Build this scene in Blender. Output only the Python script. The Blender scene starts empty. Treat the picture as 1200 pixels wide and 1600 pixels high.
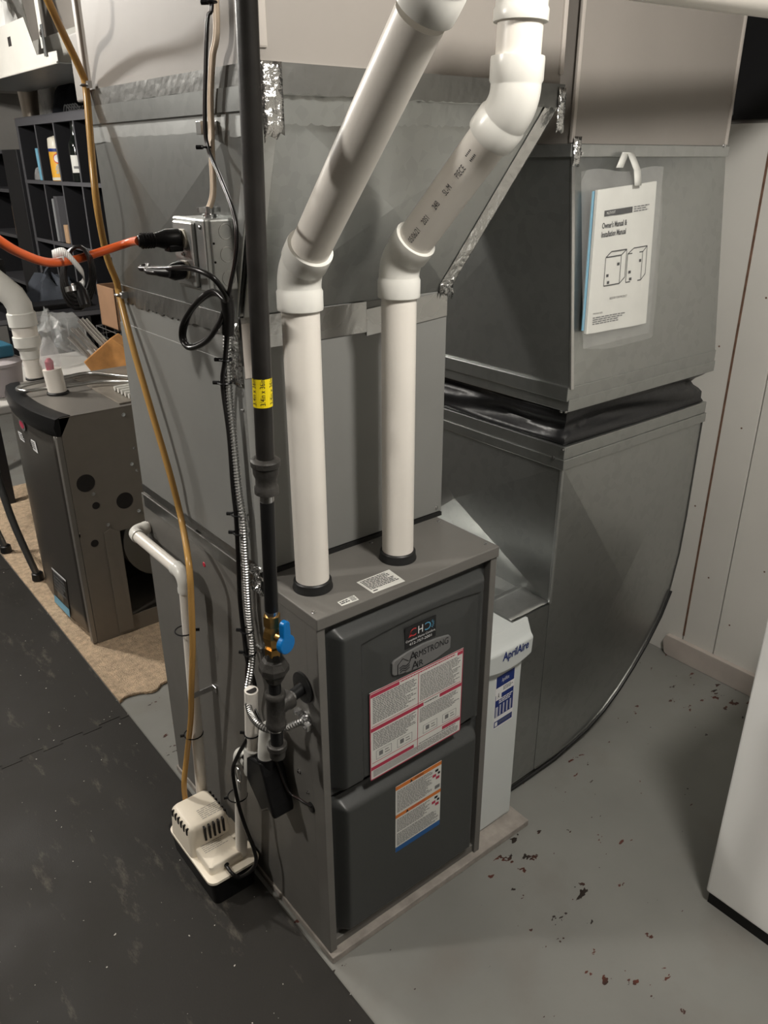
import bpy, math, random
from mathutils import Vector, Matrix

# ------------------------------------------------------------------ camera, world, exposure
F_PX = 1237.04; PITCH = .418654; ROLL = -.003329; YAW = .675675
CAM = Vector((-.62672, -.9659, 1.54604))
fw = Vector((math.sin(YAW)*math.cos(PITCH), math.cos(YAW)*math.cos(PITCH), -math.sin(PITCH)))
rt = Vector((math.cos(YAW), -math.sin(YAW), 0)); up = rt.cross(fw)
cr, sr = math.cos(ROLL), math.sin(ROLL)
RT = rt*cr + up*sr; UP = up*cr - rt*sr
scene = bpy.context.scene
C = scene.collection
cd = bpy.data.cameras.new('camera'); cam = bpy.data.objects.new('camera', cd); C.objects.link(cam)
cd.sensor_fit = 'VERTICAL'; cd.sensor_height = 36; cd.lens = 36*F_PX/1600; cd.clip_start = .02
M = Matrix((RT, UP, -fw)).transposed().to_4x4(); M.translation = CAM
cam.matrix_world = M
scene.camera = cam
world = bpy.data.worlds.new('world'); scene.world = world; world.use_nodes = True
world.node_tree.nodes['Background'].inputs[0].default_value = (.02, .02, .022, 1)
world.node_tree.nodes['Background'].inputs[1].default_value = 1.0
vs = scene.view_settings
vs.view_transform = 'Standard'; vs.look = 'None'; vs.exposure = 0.28; vs.gamma = 1; vs.use_curve_mapping = False
CEIL = 2.42
KEY_LAMP = (-1.55, .95, CEIL);  KEY_W = 72
FRONT_LAMP = (.20, -1.0, CEIL); FRONT_W = 74
FAR_LAMP = (-.7, 2.8, CEIL);     FAR_W = 130
LAMP_COL = (1.0, .96, .895)

def U(u, v, x=None, y=None, z=None):          # photo pixel -> point on an axis plane
    r = RT*((u-600)/F_PX) + UP*((800-v)/F_PX) + fw
    if x is not None: t = (x-CAM.x)/r.x
    elif y is not None: t = (y-CAM.y)/r.y
    else: t = (z-CAM.z)/r.z
    return CAM + r*t
V = Vector
rnd = random.Random(7)

# ------------------------------------------------------------------ materials
def hexc(h):
    h = h.lstrip('#'); o = []
    for i in (0, 2, 4):
        c = int(h[i:i+2], 16)/255; o.append(c/12.92 if c <= .04045 else ((c+.055)/1.055)**2.4)
    return tuple(o)
MATS = {}
def mat(name, col, rough=.5, metal=0., var=0., vscale=8., bump=0., bscale=40., alpha=1., trans=0., spec=.5, rvar=0., rscale=5., coat=0., ior=1.45):
    if isinstance(col, str): col = hexc(col)
    m = bpy.data.materials.new(name); m.use_nodes = True; nt = m.node_tree; b = nt.nodes['Principled BSDF']
    b.inputs['Base Color'].default_value = (*col, 1); b.inputs['Roughness'].default_value = rough
    b.inputs['Metallic'].default_value = metal; b.inputs['Specular IOR Level'].default_value = spec
    b.inputs['Alpha'].default_value = alpha; b.inputs['Transmission Weight'].default_value = trans
    b.inputs['Coat Weight'].default_value = coat; b.inputs['IOR'].default_value = ior
    N = nt.nodes.new; L = nt.links.new
    tc = N('ShaderNodeTexCoord')
    if var:
        n = N('ShaderNodeTexNoise'); n.inputs['Scale'].default_value = vscale; n.inputs['Detail'].default_value = 5
        L(tc.outputs['Object'], n.inputs['Vector'])
        r = N('ShaderNodeValToRGB'); r.color_ramp.elements[0].position = .3; r.color_ramp.elements[1].position = .7
        r.color_ramp.elements[0].color = (*[c*(1-var) for c in col], 1); r.color_ramp.elements[1].color = (*[min(1, c*(1+var)) for c in col], 1)
        L(n.outputs['Fac'], r.inputs['Fac']); L(r.outputs['Color'], b.inputs['Base Color'])
    if rvar:
        n = N('ShaderNodeTexNoise'); n.inputs['Scale'].default_value = rscale; n.inputs['Detail'].default_value = 3
        L(tc.outputs['Object'], n.inputs['Vector'])
        r = N('ShaderNodeMapRange'); r.inputs['From Min'].default_value = .3; r.inputs['From Max'].default_value = .7
        r.inputs['To Min'].default_value = max(.02, rough-rvar); r.inputs['To Max'].default_value = min(1, rough+rvar)
        L(n.outputs['Fac'], r.inputs['Value']); L(r.outputs['Result'], b.inputs['Roughness'])
    if bump:
        n = N('ShaderNodeTexNoise'); n.inputs['Scale'].default_value = bscale; n.inputs['Detail'].default_value = 4
        L(tc.outputs['Object'], n.inputs['Vector'])
        bp = N('ShaderNodeBump'); bp.inputs['Strength'].default_value = bump; bp.inputs['Distance'].default_value = .01
        L(n.outputs['Fac'], bp.inputs['Height']); L(bp.outputs['Normal'], b.inputs['Normal'])
    MATS[name] = m; return m

def galv(name, col, rough, spangle=.05):
    m = mat(name, col, rough, metal=.9, rvar=.015, rscale=3, bump=.004, bscale=4); nt = m.node_tree; N = nt.nodes.new; L = nt.links.new
    b = nt.nodes['Principled BSDF']; tc = N('ShaderNodeTexCoord')
    v = N('ShaderNodeTexVoronoi'); v.inputs['Scale'].default_value = 55; L(tc.outputs['Object'], v.inputs['Vector'])
    n = N('ShaderNodeTexNoise'); n.inputs['Scale'].default_value = 3.5; n.inputs['Detail'].default_value = 6; L(tc.outputs['Object'], n.inputs['Vector'])
    s = N('ShaderNodeSeparateColor'); L(v.outputs['Color'], s.inputs['Color'])
    a = N('ShaderNodeMath'); a.operation = 'MULTIPLY_ADD'; a.inputs[1].default_value = .9; L(s.outputs['Red'], a.inputs[0]); L(n.outputs['Fac'], a.inputs[2])
    r = N('ShaderNodeValToRGB'); r.color_ramp.elements[0].position = .35; r.color_ramp.elements[1].position = 1.0
    c = hexc(col) if isinstance(col, str) else col
    r.color_ramp.elements[0].color = (*[x*(1-spangle) for x in c], 1); r.color_ramp.elements[1].color = (*[min(1, x*(1+spangle)) for x in c], 1)
    L(a.outputs[0], r.inputs['Fac']); L(r.outputs['Color'], b.inputs['Base Color'])
    return m

galv('galvanised', (.37, .38, .37), .30)
galv('galvanised_dull', (.46, .47, .46), .40)
mat('foil', (.62, .62, .61), .2, 1, bump=.25, bscale=60, rvar=.1, rscale=20)
mat('foil_shaded', (.24, .24, .23), .32, .9, bump=.10, bscale=30)  # darker foil copy, shade from tilt and reflection put into the colour
mat('foil_smooth', (.45, .45, .44), .3, 1, bump=.12, bscale=30, rvar=.08)
mat('foil_crinkle', (.6, .6, .59), .22, 1, bump=.5, bscale=90)
mat('steel', (.55, .55, .54), .28, 1)
mat('zinc', (.62, .62, .62), .22, 1, bump=.05)
mat('furnace_grey', (.158, .151, .139), .48, .12, var=.05, vscale=14, rvar=.05)
mat('furnace_door', (.046, .048, .047), .38, 0, var=.04, vscale=200, bump=.03, bscale=500, spec=.5)
mat('coil_grey', (.215, .216, .206), .46, .05, var=.05, vscale=6, rvar=.06, rscale=3)
mat('badge_grey', (.19, .19, .19), .4, .3)
mat('duct_paint', (.265, .243, .22), .55, var=.05, vscale=4, bump=.03, bscale=25)
mat('duct_seam', (.42, .385, .35), .5)
mat('pvc', (.78, .74, .68), .35, var=.03, vscale=9, bump=.01)
mat('pvc_fitting', (.72, .71, .665), .28, var=.02, vscale=12)
mat('pvc_print', (.03, .03, .035), .6)
mat('black_rubber', (.012, .012, .012), .45)
mat('black_plastic', (.006, .006, .0065), .36, spec=.3)
mat('black_cord', (.012, .011, .011), .28)
mat('brown_cord', (.035, .022, .02), .35)
mat('black_iron', (.020, .0185, .017), .36, .15, var=.3, vscale=18, bump=.04, bscale=60)
mat('black_pipe', (.008, .008, .0085), .4, .1, var=.3, vscale=20)
mat('malleable_iron', (.050, .047, .043), .5, .3, var=.35, vscale=25, bump=.15, bscale=120)
mat('brass', (.50, .30, .10), .32, 1, var=.3, vscale=30)
mat('valve_blue', (.0, .14, .42), .3)
mat('yellow_sticker', (.85, .66, .01), .4)
mat('ink', (.012, .012, .014), .6)
mat('ink_grey', (.16, .16, .16), .7)
mat('paper', (.66, .66, .62), .55, var=.03, vscale=30)
mat('label_red', (.42, .03, .07), .5)
mat('label_orange', (.62, .18, .03), .5)
mat('label_blue', (.01, .09, .28), .4)
mat('navy', (.012, .03, .17), .4)
mat('sticker_black', (.008, .008, .009), .35)
mat('sticker_cyan', (.10, .35, .55), .5)
mat('sticker_red', (.6, .05, .05), .5)
mat('sticker_white', (.75, .75, .75), .5)
mat('filter_white', (.62, .65, .64), .4, var=.02)
mat('vinyl_tube', (.62, .36, .11), .22, trans=.25, spec=.6, ior=1.4)
mat('romex', (.66, .53, .40), .45)
mat('orange_cord', (.72, .12, .025), .38)
mat('ivory', (.72, .68, .58), .35)
mat('pump_cream', (.88, .80, .665), .42, var=.02, vscale=15)
mat('slot_dark', (.012, .010, .009), .8)
mat('black_fabric', (.012, .012, .013), .38, bump=.15, bscale=30)
mat('appliance_white', (.86, .86, .84), .3, bump=.02, bscale=120)
mat('wall_paint', (.66, .645, .605), .6, var=.05, vscale=2.5, bump=.04, bscale=18)
mat('wall_seam', (.16, .09, .06), .8, var=.4, vscale=30)
mat('baseboard', (.47, .42, .38), .6, var=.12, vscale=9)
mat('ceiling_wood', (.24, .22, .195), .8, var=.3, vscale=6)
mat('basement_wall', (.27, .26, .245), .8, var=.12, vscale=2, bump=.1, bscale=15)
mat('pad', (.32, .29, .26), .85, var=.2, vscale=25, bump=.3, bscale=60)
mat('bronze_paint', (.20, .178, .15), .38, .2, var=.04, vscale=20)
mat('bronze_door', (.085, .078, .07), .3, .5)
mat('bronze_edge', (.25, .235, .215), .4, .6)
mat('shelf_black', (.010, .010, .012), .5)
mat('shelf_edge', (.10, .10, .11), .5)
mat('wood_block', (.50, .24, .075), .5, var=.2, vscale=25)
mat('knife_steel', (.5, .48, .46), .25, 1)
mat('cardboard', (.26, .15, .085), .8, var=.1)
mat('bubble', (.65, .67, .67), .12, alpha=.22, spec=.9, bump=.5, bscale=45)
mat('clear_film', (.8, .8, .8), .18, alpha=.28, spec=.8, bump=.3, bscale=25)
mat('bag_film', (.75, .75, .74), .2, alpha=.10, spec=.8, bump=.25, bscale=18)
mat('bin_mauve', (.36, .33, .34), .5)
mat('teal_plastic', (.02, .10, .16), .35)
mat('wipes_orange', (.80, .42, .05), .4)
mat('bottle_glass', (.006, .008, .007), .08, spec=.7)
mat('light_blue', (.20, .48, .66), .5)
mat('tan_book', (.55, .36, .22), .7)
mat('grey_book', (.28, .29, .30), .6)
mat('dark_cloth', (.03, .035, .045), .9)
mat('tube_grey', (.17, .175, .175), .35, .6)
mat('white_bag', (.62, .62, .60), .5, bump=.3, bscale=20)
mat('white_metal', (.50, .49, .455), .4, var=.06, vscale=5)
mat('red_dot', (.55, .02, .05), .4)
mat('lamp_porcelain', (.75, .74, .70), .3)
mat('tarnish', (.45, .40, .34), .4, .8)
mat('blower_grey', (.20, .195, .18), .45, .6)
mat('table_white', (.40, .39, .37), .5)

def floor_mat():
    m = mat('floor_paint', (.21, .21, .195), .42, var=.1, vscale=3, bump=.05, bscale=30, rvar=.12, rscale=4); nt = m.node_tree; N = nt.nodes.new; L = nt.links.new
    b = nt.nodes['Principled BSDF']; src = b.inputs['Base Color'].links[0].from_socket
    tc = N('ShaderNodeTexCoord')
    # paint chips: dark red-brown flecks, clustered
    mp = N('ShaderNodeMapping'); mp.inputs['Scale'].default_value = (1, 1.7, 1); mp.inputs['Rotation'].default_value = (0, 0, .6); L(tc.outputs['Object'], mp.inputs['Vector'])
    n1 = N('ShaderNodeTexNoise'); n1.inputs['Scale'].default_value = 26; n1.inputs['Detail'].default_value = 3; n1.inputs['Roughness'].default_value = .6; L(mp.outputs['Vector'], n1.inputs['Vector'])
    n2 = N('ShaderNodeTexNoise'); n2.inputs['Scale'].default_value = 3.1; n2.inputs['Detail'].default_value = 2; L(tc.outputs['Object'], n2.inputs['Vector'])
    a = N('ShaderNodeMath'); a.operation = 'MULTIPLY_ADD'; a.inputs[1].default_value = .35; L(n2.outputs['Fac'], a.inputs[0]); L(n1.outputs['Fac'], a.inputs[2])
    r = N('ShaderNodeValToRGB'); r.color_ramp.elements[0].position = .868; r.color_ramp.elements[1].position = .880
    L(a.outputs[0], r.inputs['Fac'])
    n3 = N('ShaderNodeTexNoise'); n3.inputs['Scale'].default_value = 12; L(tc.outputs['Object'], n3.inputs['Vector'])
    cr = N('ShaderNodeValToRGB'); cr.color_ramp.elements[0].color = (.02, .014, .011, 1); cr.color_ramp.elements[1].color = (.085, .022, .012, 1); cr.color_ramp.elements[0].position = .42; cr.color_ramp.elements[1].position = .58
    L(n3.outputs['Fac'], cr.inputs['Fac'])
    # big soft stains, slightly warm
    n4 = N('ShaderNodeTexNoise'); n4.inputs['Scale'].default_value = 5; n4.inputs['Detail'].default_value = 6; L(tc.outputs['Object'], n4.inputs['Vector'])
    r4 = N('ShaderNodeValToRGB'); r4.color_ramp.elements[0].position = .52; r4.color_ramp.elements[1].position = .75; r4.color_ramp.elements[1].color = (.5, .5, .5, 1); L(n4.outputs['Fac'], r4.inputs['Fac'])
    mx0 = N('ShaderNodeMix'); mx0.data_type = 'RGBA'; L(r4.outputs['Color'], mx0.inputs['Factor']); L(src, mx0.inputs['A']); mx0.inputs['B'].default_value = (.165, .145, .125, 1)
    mx = N('ShaderNodeMix'); mx.data_type = 'RGBA'; L(r.outputs['Color'], mx.inputs['Factor']); L(mx0.outputs['Result'], mx.inputs['A']); L(cr.outputs['Color'], mx.inputs['B'])
    L(mx.outputs['Result'], b.inputs['Base Color'])
floor_mat()
def rubber_mat():
    m = mat('mat_rubber', (.020, .0184, .016), .6, var=.15, vscale=5, bump=.06, bscale=260, rvar=.1, spec=.3); nt = m.node_tree; N = nt.nodes.new; L = nt.links.new
    b = nt.nodes['Principled BSDF']; src = b.inputs['Base Color'].links[0].from_socket
    tc = N('ShaderNodeTexCoord')
    n1 = N('ShaderNodeTexNoise'); n1.inputs['Scale'].default_value = 95; n1.inputs['Detail'].default_value = 1; L(tc.outputs['Object'], n1.inputs['Vector'])
    r1 = N('ShaderNodeValToRGB'); r1.color_ramp.elements[0].position = .775; r1.color_ramp.elements[1].position = .80; L(n1.outputs['Fac'], r1.inputs['Fac'])
    # dusty scuffs
    mp = N('ShaderNodeMapping'); mp.inputs['Scale'].default_value = (3.0, 1, 1); mp.inputs['Rotation'].default_value = (0, 0, .9); L(tc.outputs['Object'], mp.inputs['Vector'])
    n2 = N('ShaderNodeTexNoise'); n2.inputs['Scale'].default_value = 5; n2.inputs['Detail'].default_value = 10; n2.inputs['Roughness'].default_value = .72; L(mp.outputs['Vector'], n2.inputs['Vector'])
    r2 = N('ShaderNodeValToRGB'); r2.color_ramp.elements[0].position = .575; r2.color_ramp.elements[1].position = .78; r2.color_ramp.elements[1].color = (.5, .5, .5, 1); L(n2.outputs['Fac'], r2.inputs['Fac'])
    m1 = N('ShaderNodeMix'); m1.data_type = 'RGBA'; L(r2.outputs['Color'], m1.inputs['Factor']); L(src, m1.inputs['A']); m1.inputs['B'].default_value = (.24, .21, .17, 1)
    m2 = N('ShaderNodeMix'); m2.data_type = 'RGBA'; L(r1.outputs['Color'], m2.inputs['Factor']); L(m1.outputs['Result'], m2.inputs['A']); m2.inputs['B'].default_value = (.5, .47, .43, 1)
    L(m2.outputs['Result'], b.inputs['Base Color'])
rubber_mat()
mat('carpet_tan', (.53, .40, .275), .95, var=.25, vscale=60, bump=.9, bscale=220)

# ------------------------------------------------------------------ mesh builder
WL = {}
_txt = {}
def text2d(s, bold=0):
    key = (s, bold)
    if key in _txt: return _txt[key]
    cu = bpy.data.curves.new('t', 'FONT'); cu.body = s; cu.size = 1; cu.resolution_u = 3; cu.offset = bold
    ob = bpy.data.objects.new('t', cu); C.objects.link(ob)
    dg = bpy.context.evaluated_depsgraph_get(); me = bpy.data.meshes.new_from_object(ob.evaluated_get(dg))
    vs_ = [(v.co.x, v.co.y) for v in me.vertices]; fs = [tuple(p.vertices) for p in me.polygons]
    bpy.data.objects.remove(ob); bpy.data.curves.remove(cu); bpy.data.meshes.remove(me)
    x0 = min(v[0] for v in vs_); x1 = max(v[0] for v in vs_)
    vs_ = [(v[0]-x0, v[1]) for v in vs_]
    _txt[key] = (vs_, fs, x1-x0); return _txt[key]

def frame(ax):
    ax = V(ax).normalized(); t = V((0, 0, 1)) if abs(ax.z) < .9 else V((1, 0, 0))
    a = ax.cross(t).normalized(); return a, ax.cross(a).normalized()

class MB:
    def __init__(s): s.v = []; s.f = []; s.mi = []; s.cur = 0; s.mats = []
    def m(s, name):
        if name not in s.mats: s.mats.append(name)
        s.cur = s.mats.index(name); return s
    def add(s, vs_, fs):
        o = len(s.v); s.v += [V(x) for x in vs_]; s.f += [tuple(i+o for i in f) for f in fs]; s.mi += [s.cur]*len(fs); return s
    def box(s, lo, hi):
        x0, y0, z0 = lo; x1, y1, z1 = hi
        return s.add([(x0,y0,z0),(x1,y0,z0),(x1,y1,z0),(x0,y1,z0),(x0,y0,z1),(x1,y0,z1),(x1,y1,z1),(x0,y1,z1)],
                     [(0,3,2,1),(4,5,6,7),(0,1,5,4),(1,2,6,5),(2,3,7,6),(3,0,4,7)])
    def prism(s, pts, off):
        pts = [V(p) for p in pts]; off = V(off); n = len(pts)
        nm = V((0,0,0))
        for i in range(n): nm += pts[i].cross(pts[(i+1) % n])
        if nm.dot(off) > 0: pts = pts[::-1]
        return s.add(pts+[p+off for p in pts], [tuple(range(n)), tuple(range(2*n-1, n-1, -1))]+[(i, i+n, (i+1) % n+n, (i+1) % n)[::-1] if False else (i, (i+n), ((i+1) % n)+n, (i+1) % n) for i in range(n)])
    def quad(s, *p): return s.add(p, [tuple(range(len(p)))])
    def tube(s, pts, r, n=12, caps=True, closed=False):
        pts = [V(p) for p in pts]; N = len(pts)
        rr = r if isinstance(r, (list, tuple)) else [r]*N
        tans = []
        for i in range(N):
            a, b = i, i
            if closed: d = pts[(i+1) % N]-pts[i-1]
            else:
                j = i-1
                while j >= 0 and (pts[i]-pts[j]).length < 1e-6: j -= 1
                k = i+1
                while k < N and (pts[k]-pts[i]).length < 1e-6: k += 1
                d = V((0,0,0))
                if j >= 0: d += (pts[i]-pts[j]).normalized()
                if k < N: d += (pts[k]-pts[i]).normalized()
            tans.append(d.normalized() if d.length > 1e-9 else V((0,0,1)))
        a, b = frame(tans[0]); vs_ = []
        for i in range(N):
            t = tans[i]
            a = (a - t*a.dot(t)).normalized(); b = t.cross(a)
            for k in range(n):
                w = 2*math.pi*k/n; vs_.append(pts[i]+(a*math.cos(w)+b*math.sin(w))*rr[i])
        fs = []
        for i in range(N if closed else N-1):
            for k in range(n):
                i2 = (i+1) % N; fs.append((i*n+k, i*n+(k+1) % n, i2*n+(k+1) % n, i2*n+k))
        if caps and not closed:
            fs.append(tuple(range(n))[::-1]); fs.append(tuple((N-1)*n+k for k in range(n)))
        return s.add(vs_, fs)
    def lathe(s, o, ax, prof, n=24, caps=True, rot=0):
        o = V(o); ax = V(ax).normalized(); a, b = frame(ax)
        vs_ = []
        for t, r in prof:
            for k in range(n):
                w = 2*math.pi*k/n+rot; vs_.append(o+ax*t+(a*math.cos(w)+b*math.sin(w))*r)
        P = len(prof); fs = [(i*n+k, i*n+(k+1) % n, (i+1)*n+(k+1) % n, (i+1)*n+k) for i in range(P-1) for k in range(n)]
        if caps: fs.append(tuple(range(n))[::-1]); fs.append(tuple((P-1)*n+k for k in range(n)))
        return s.add(vs_, fs)
    def text(s, t, fn, h, x, y, align='l', wscale=1.0, maxw=None, bold=0):
        vs_, fs, w = text2d(t, bold); k = h/.7
        kx = k*wscale
        if maxw and w*kx > maxw: kx = maxw/w
        ox = x - (w*kx/2 if align == 'c' else 0)
        return s.add([fn(ox+a*kx, y+b*k) for a, b in vs_], fs)
    def sheet(s, fn, nu, nv):
        vs_ = [fn(i/nu, j/nv) for j in range(nv+1) for i in range(nu+1)]
        return s.add(vs_, [(j*(nu+1)+i, j*(nu+1)+i+1, (j+1)*(nu+1)+i+1, (j+1)*(nu+1)+i) for j in range(nv) for i in range(nu)])
    def cross(s, c4, bump, thick, centre=None, boundary=None):
        # cross-broken sheet: fan from a raised centre to the boundary, closed at the back
        b = [V(p) for p in (boundary or c4)]
        nrm = (V(c4[1])-V(c4[0])).cross(V(c4[3])-V(c4[0])).normalized()
        c = V(centre) if centre is not None else sum(b, V((0,0,0)))/len(b)
        n = len(b)
        vs_ = b+[c+nrm*bump]+[p-nrm*thick for p in b]
        fs = [(i, (i+1) % n, n) for i in range(n)]+[tuple(n+1+i for i in range(n))[::-1]]+[(i, n+1+i, n+1+(i+1) % n, (i+1) % n) for i in range(n)]
        return s.add(vs_, fs)
    def build(s, name, parent=None, material=None, smooth=0, bevel=0, seg=2, kind=None, sub=0, solid=0):
        if not s.mats: s.mats = [material]
        lo = V((min(v.x for v in s.v), min(v.y for v in s.v), min(v.z for v in s.v))); hi = V((max(v.x for v in s.v), max(v.y for v in s.v), max(v.z for v in s.v)))
        c = V(((lo.x+hi.x)/2, (lo.y+hi.y)/2, lo.z))
        me = bpy.data.meshes.new(name); me.from_pydata([v-c for v in s.v], [], s.f); me.update()
        for mn in s.mats: me.materials.append(MATS[mn])
        for p, i in zip(me.polygons, s.mi): p.material_index = i
        ob = bpy.data.objects.new(name, me); C.objects.link(ob)
        WL[ob.name] = c
        if parent is not None: ob.parent = parent; ob.location = c-WL[parent.name]
        else: ob.location = c
        if smooth:
            for p in me.polygons: p.use_smooth = True
            me.set_sharp_from_angle(angle=math.radians(smooth))
        if solid:
            md = ob.modifiers.new('solid', 'SOLIDIFY'); md.thickness = solid; md.offset = 0
        if bevel:
            md = ob.modifiers.new('bevel', 'BEVEL'); md.width = bevel; md.segments = seg; md.limit_method = 'ANGLE'; md.angle_limit = math.radians(40)
        if sub:
            md = ob.modifiers.new('sub', 'SUBSURF'); md.levels = sub; md.render_levels = sub
        if kind: ob['kind'] = kind
        return ob

def thing(name, label, cat, loc, group=None):
    o = bpy.data.objects.new(name, None); C.objects.link(o); o.location = V(loc); o.empty_display_size = .05
    WL[o.name] = V(loc); o['label'] = label; o['category'] = cat
    if group: o['group'] = group
    return o
def tag(o, label, cat, group=None):
    o['label'] = label; o['category'] = cat
    if group: o['group'] = group
    return o
def struct(o): o['kind'] = 'structure'; return o
def catmull(pts, n=8):
    pts = [V(p) for p in pts]; o = []
    for i in range(len(pts)-1):
        p0 = pts[max(i-1, 0)]; p1 = pts[i]; p2 = pts[i+1]; p3 = pts[min(i+2, len(pts)-1)]
        for k in range(n):
            t = k/n; o.append(.5*((2*p1)+(p2-p0)*t+(2*p0-5*p1+4*p2-p3)*t*t+(3*p1-p0-3*p2+p3)*t**3))
    return o+[pts[-1]]
def bilin(tl, tr, br, bl, off):
    tl, tr, br, bl = map(V, (tl, tr, br, bl)); off = V(off)
    return lambda s, t, k=1.0: (tl*(1-s)+tr*s)*(1-t)+(bl*(1-s)+br*s)*t+off*k
def rect(mb, fn, x0, y0, x1, y1, k=2.0, m=None):
    if m: mb.m(m)
    mb.quad(fn(x0, y1, k), fn(x1, y1, k), fn(x1, y0, k), fn(x0, y0, k))
def fine(mb, fn, x0, y0, x1, y1, lines, m='ink_grey', k=2.0, fill=.55, ragged=.25, words=8):
    mb.m(m); h = (y1-y0)/lines
    for i in range(lines):
        y = y0+i*h; x = x0; end = x1-(x1-x0)*ragged*rnd.random()**2
        while x < end:
            w = (x1-x0)/words*(.4+rnd.random()); e = min(x+w, end)
            rect(mb, fn, x, y, e, y+h*fill, k); x = e+(x1-x0)/words*.16
def screw(parent, p, ax, r=.0042, m='zinc', name='screw'):
    b = MB().m(m); b.lathe(V(p)-V(ax)*.0005, ax, [(0, r*1.25), (.0012, r*1.25), (.0012, r*.8), (.0042, r*.72)], n=8)
    return b.build(name, parent, smooth=30)
def crinkle(mb, fn, nu, nv, amp, nrm):
    nrm = V(nrm)
    mb.sheet(lambda s, t: fn(s, t)+nrm*(amp*rnd.random()), nu, nv)
def ziptie(parent, p, ax, r, tail=None, m='black_plastic'):
    a, b_ = frame(ax); mb = MB().m(m); n = 16
    mb.tube([V(p)+(a*math.cos(2*math.pi*i/n)+b_*math.sin(2*math.pi*i/n))*r for i in range(n)], .0016, n=6, closed=True)
    d = V(tail).normalized() if tail else a
    q = V(p)+d*r
    mb.tube([q-d*.001, q+d*.009], .0034, n=6)
    return mb.build('zip_tie', parent, smooth=40)

# ------------------------------------------------------------------ main dimensions (metres)
W = .439; D = .725; H = .838; PADZ = .018
YC = .185; CW = .455; CT = 1.315; CB = .705            # coil cabinet front, width, top, back
TT = 1.667; TYF = .08; TYB = .714; TXR = .615          # supply transition top
WALLX = 1.56
MATZ = .012

# ------------------------------------------------------------------ the setting
struct(MB().m('floor_paint').box((-4.2, -3.6, -.06), (WALLX+.1, 6.0, 0)).build('floor'))
struct(MB().m('ceiling_wood').box((-4.2, -3.6, CEIL), (WALLX+.1, 6.0, CEIL+.06)).build('ceiling'))
struct(MB().m('basement_wall').box((-4.3, -3.6, 0), (-4.2, 6.0, CEIL)).build('wall_left'))
struct(MB().m('basement_wall').box((-4.2, -3.7, 0), (WALLX+.1, -3.6, CEIL)).build('wall_front'))
struct(MB().m('basement_wall').box((-4.2, 6.0, 0), (WALLX+.1, 6.1, CEIL)).build('wall_back'))
wr = struct(MB().m('basement_wall').box((WALLX+.02, -3.6, 0), (WALLX+.1, 6.0, CEIL)).build('wall_right'))
ys = [-3.6, -2.38, -1.16, .055, .165, 1.38, 2.6, 6.0]
for i in range(len(ys)-1):
    top = 1.63 if i in (2, 3, 4) else CEIL
    MB().m('wall_paint').box((WALLX, ys[i]+.002, .0), (WALLX+.02, ys[i+1]-.002, top)).build('wall_panel', wr, bevel=.001)
    if i in (2, 3, 4): MB().m('black_fabric').box((WALLX+.012, ys[i]+.002, 1.64), (WALLX+.02, ys[i+1]-.002, CEIL)).build('wall_panel', wr)
MB().m('wall_seam').box((WALLX-.0012, .160, .09), (WALLX+.001, .1665, 1.6)).build('panel_joint', wr)
for (yy, zz) in [(.10, 1.2), (.10, .83), (.20, .55), (.115, .33), (-.3, .9), (-.05, .42), (.02, .2), (-.28, .35), (.30, .9), (.21, 1.05)]:
    MB().m('wall_seam').lathe((WALLX+.0005, yy, zz), (-1, 0, 0), [(0, .003), (.001, .0028)], n=8).build('nail_head', wr)
# base board with a split ragged far end
b = MB().m('baseboard'); 
b.prism([(WALLX-.018, .215, .006), (WALLX-.018, .225, .05), (WALLX-.018, .215, .075), (WALLX-.018, -3.5, .085), (WALLX-.018, -3.5, .0), (WALLX-.018, .20, .0)], (.018, 0, 0))
struct(b.build('baseboard_right', bevel=.002))

# floor mat tiles with jigsaw edges
SEAM = 1.03; PITCHT = .104
def tile(x0, x1, y0, y1, jag_lo, jag_hi):
    pts = []
    def teeth(y, a, bb, up_):
        o = []; n = max(1, int(abs(bb-a)/PITCHT)); st = (bb-a)/n
        for i in range(n):
            xa = a+i*st
            for fx, dy in ((0, 0), (.25, 0), (.21, 1), (.79, 1), (.75, 0)): o.append((xa+fx*st, y+dy*.014*up_))
        o.append((bb, y)); return o
    lo = teeth(y0, x0, x1, 1) if jag_lo else [(x0, y0), (x1, y0)]
    hi = teeth(y1, x0, x1, 1) if jag_hi else [(x0, y1), (x1, y1)]
    gap = .0012
    pts = [(x, y+(gap if jag_lo else 0), 0) for x, y in lo]+[(x, y-(gap if jag_hi else 0), 0) for x, y in reversed(hi)]
    return MB().m('mat_rubber').prism([V(p)+V((0,0,.0005)) for p in pts], (0, 0, MATZ-.0005))
TX = [-.016, -1.256, -2.496, -3.736]; TY = [SEAM-3.6, SEAM-1.22*2, SEAM-1.22, SEAM, SEAM+1.24, SEAM+2.5]
TY = [SEAM-1.22*3, SEAM-1.22*2, SEAM-1.22, SEAM, SEAM+1.22, SEAM+2.44]
tl_lab = {(0, 1): 'black rubber floor tile along the furnace under the condensate pump', (0, 2): 'black rubber floor tile scuffed with pale dust beside the tan carpet'}
for j in range(5):
    for i in range(3):
        o = tile(TX[i+1]+.0012, TX[i]-.0012, max(TY[j], -3.55), TY[j+1], j > 0, j < 4).build('floor_tile')
        lab = {(0, 2): 'black rubber floor tile along the furnace with the condensate pump on it', (0, 3): 'black rubber floor tile dusted with pale scuffs beside the tan carpet'}.get((i, j), 'plain black interlocking rubber tile of the gym mat away from the furnace')
        tag(o, lab, 'floor tile', 'interlocking black rubber floor tiles')

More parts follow.
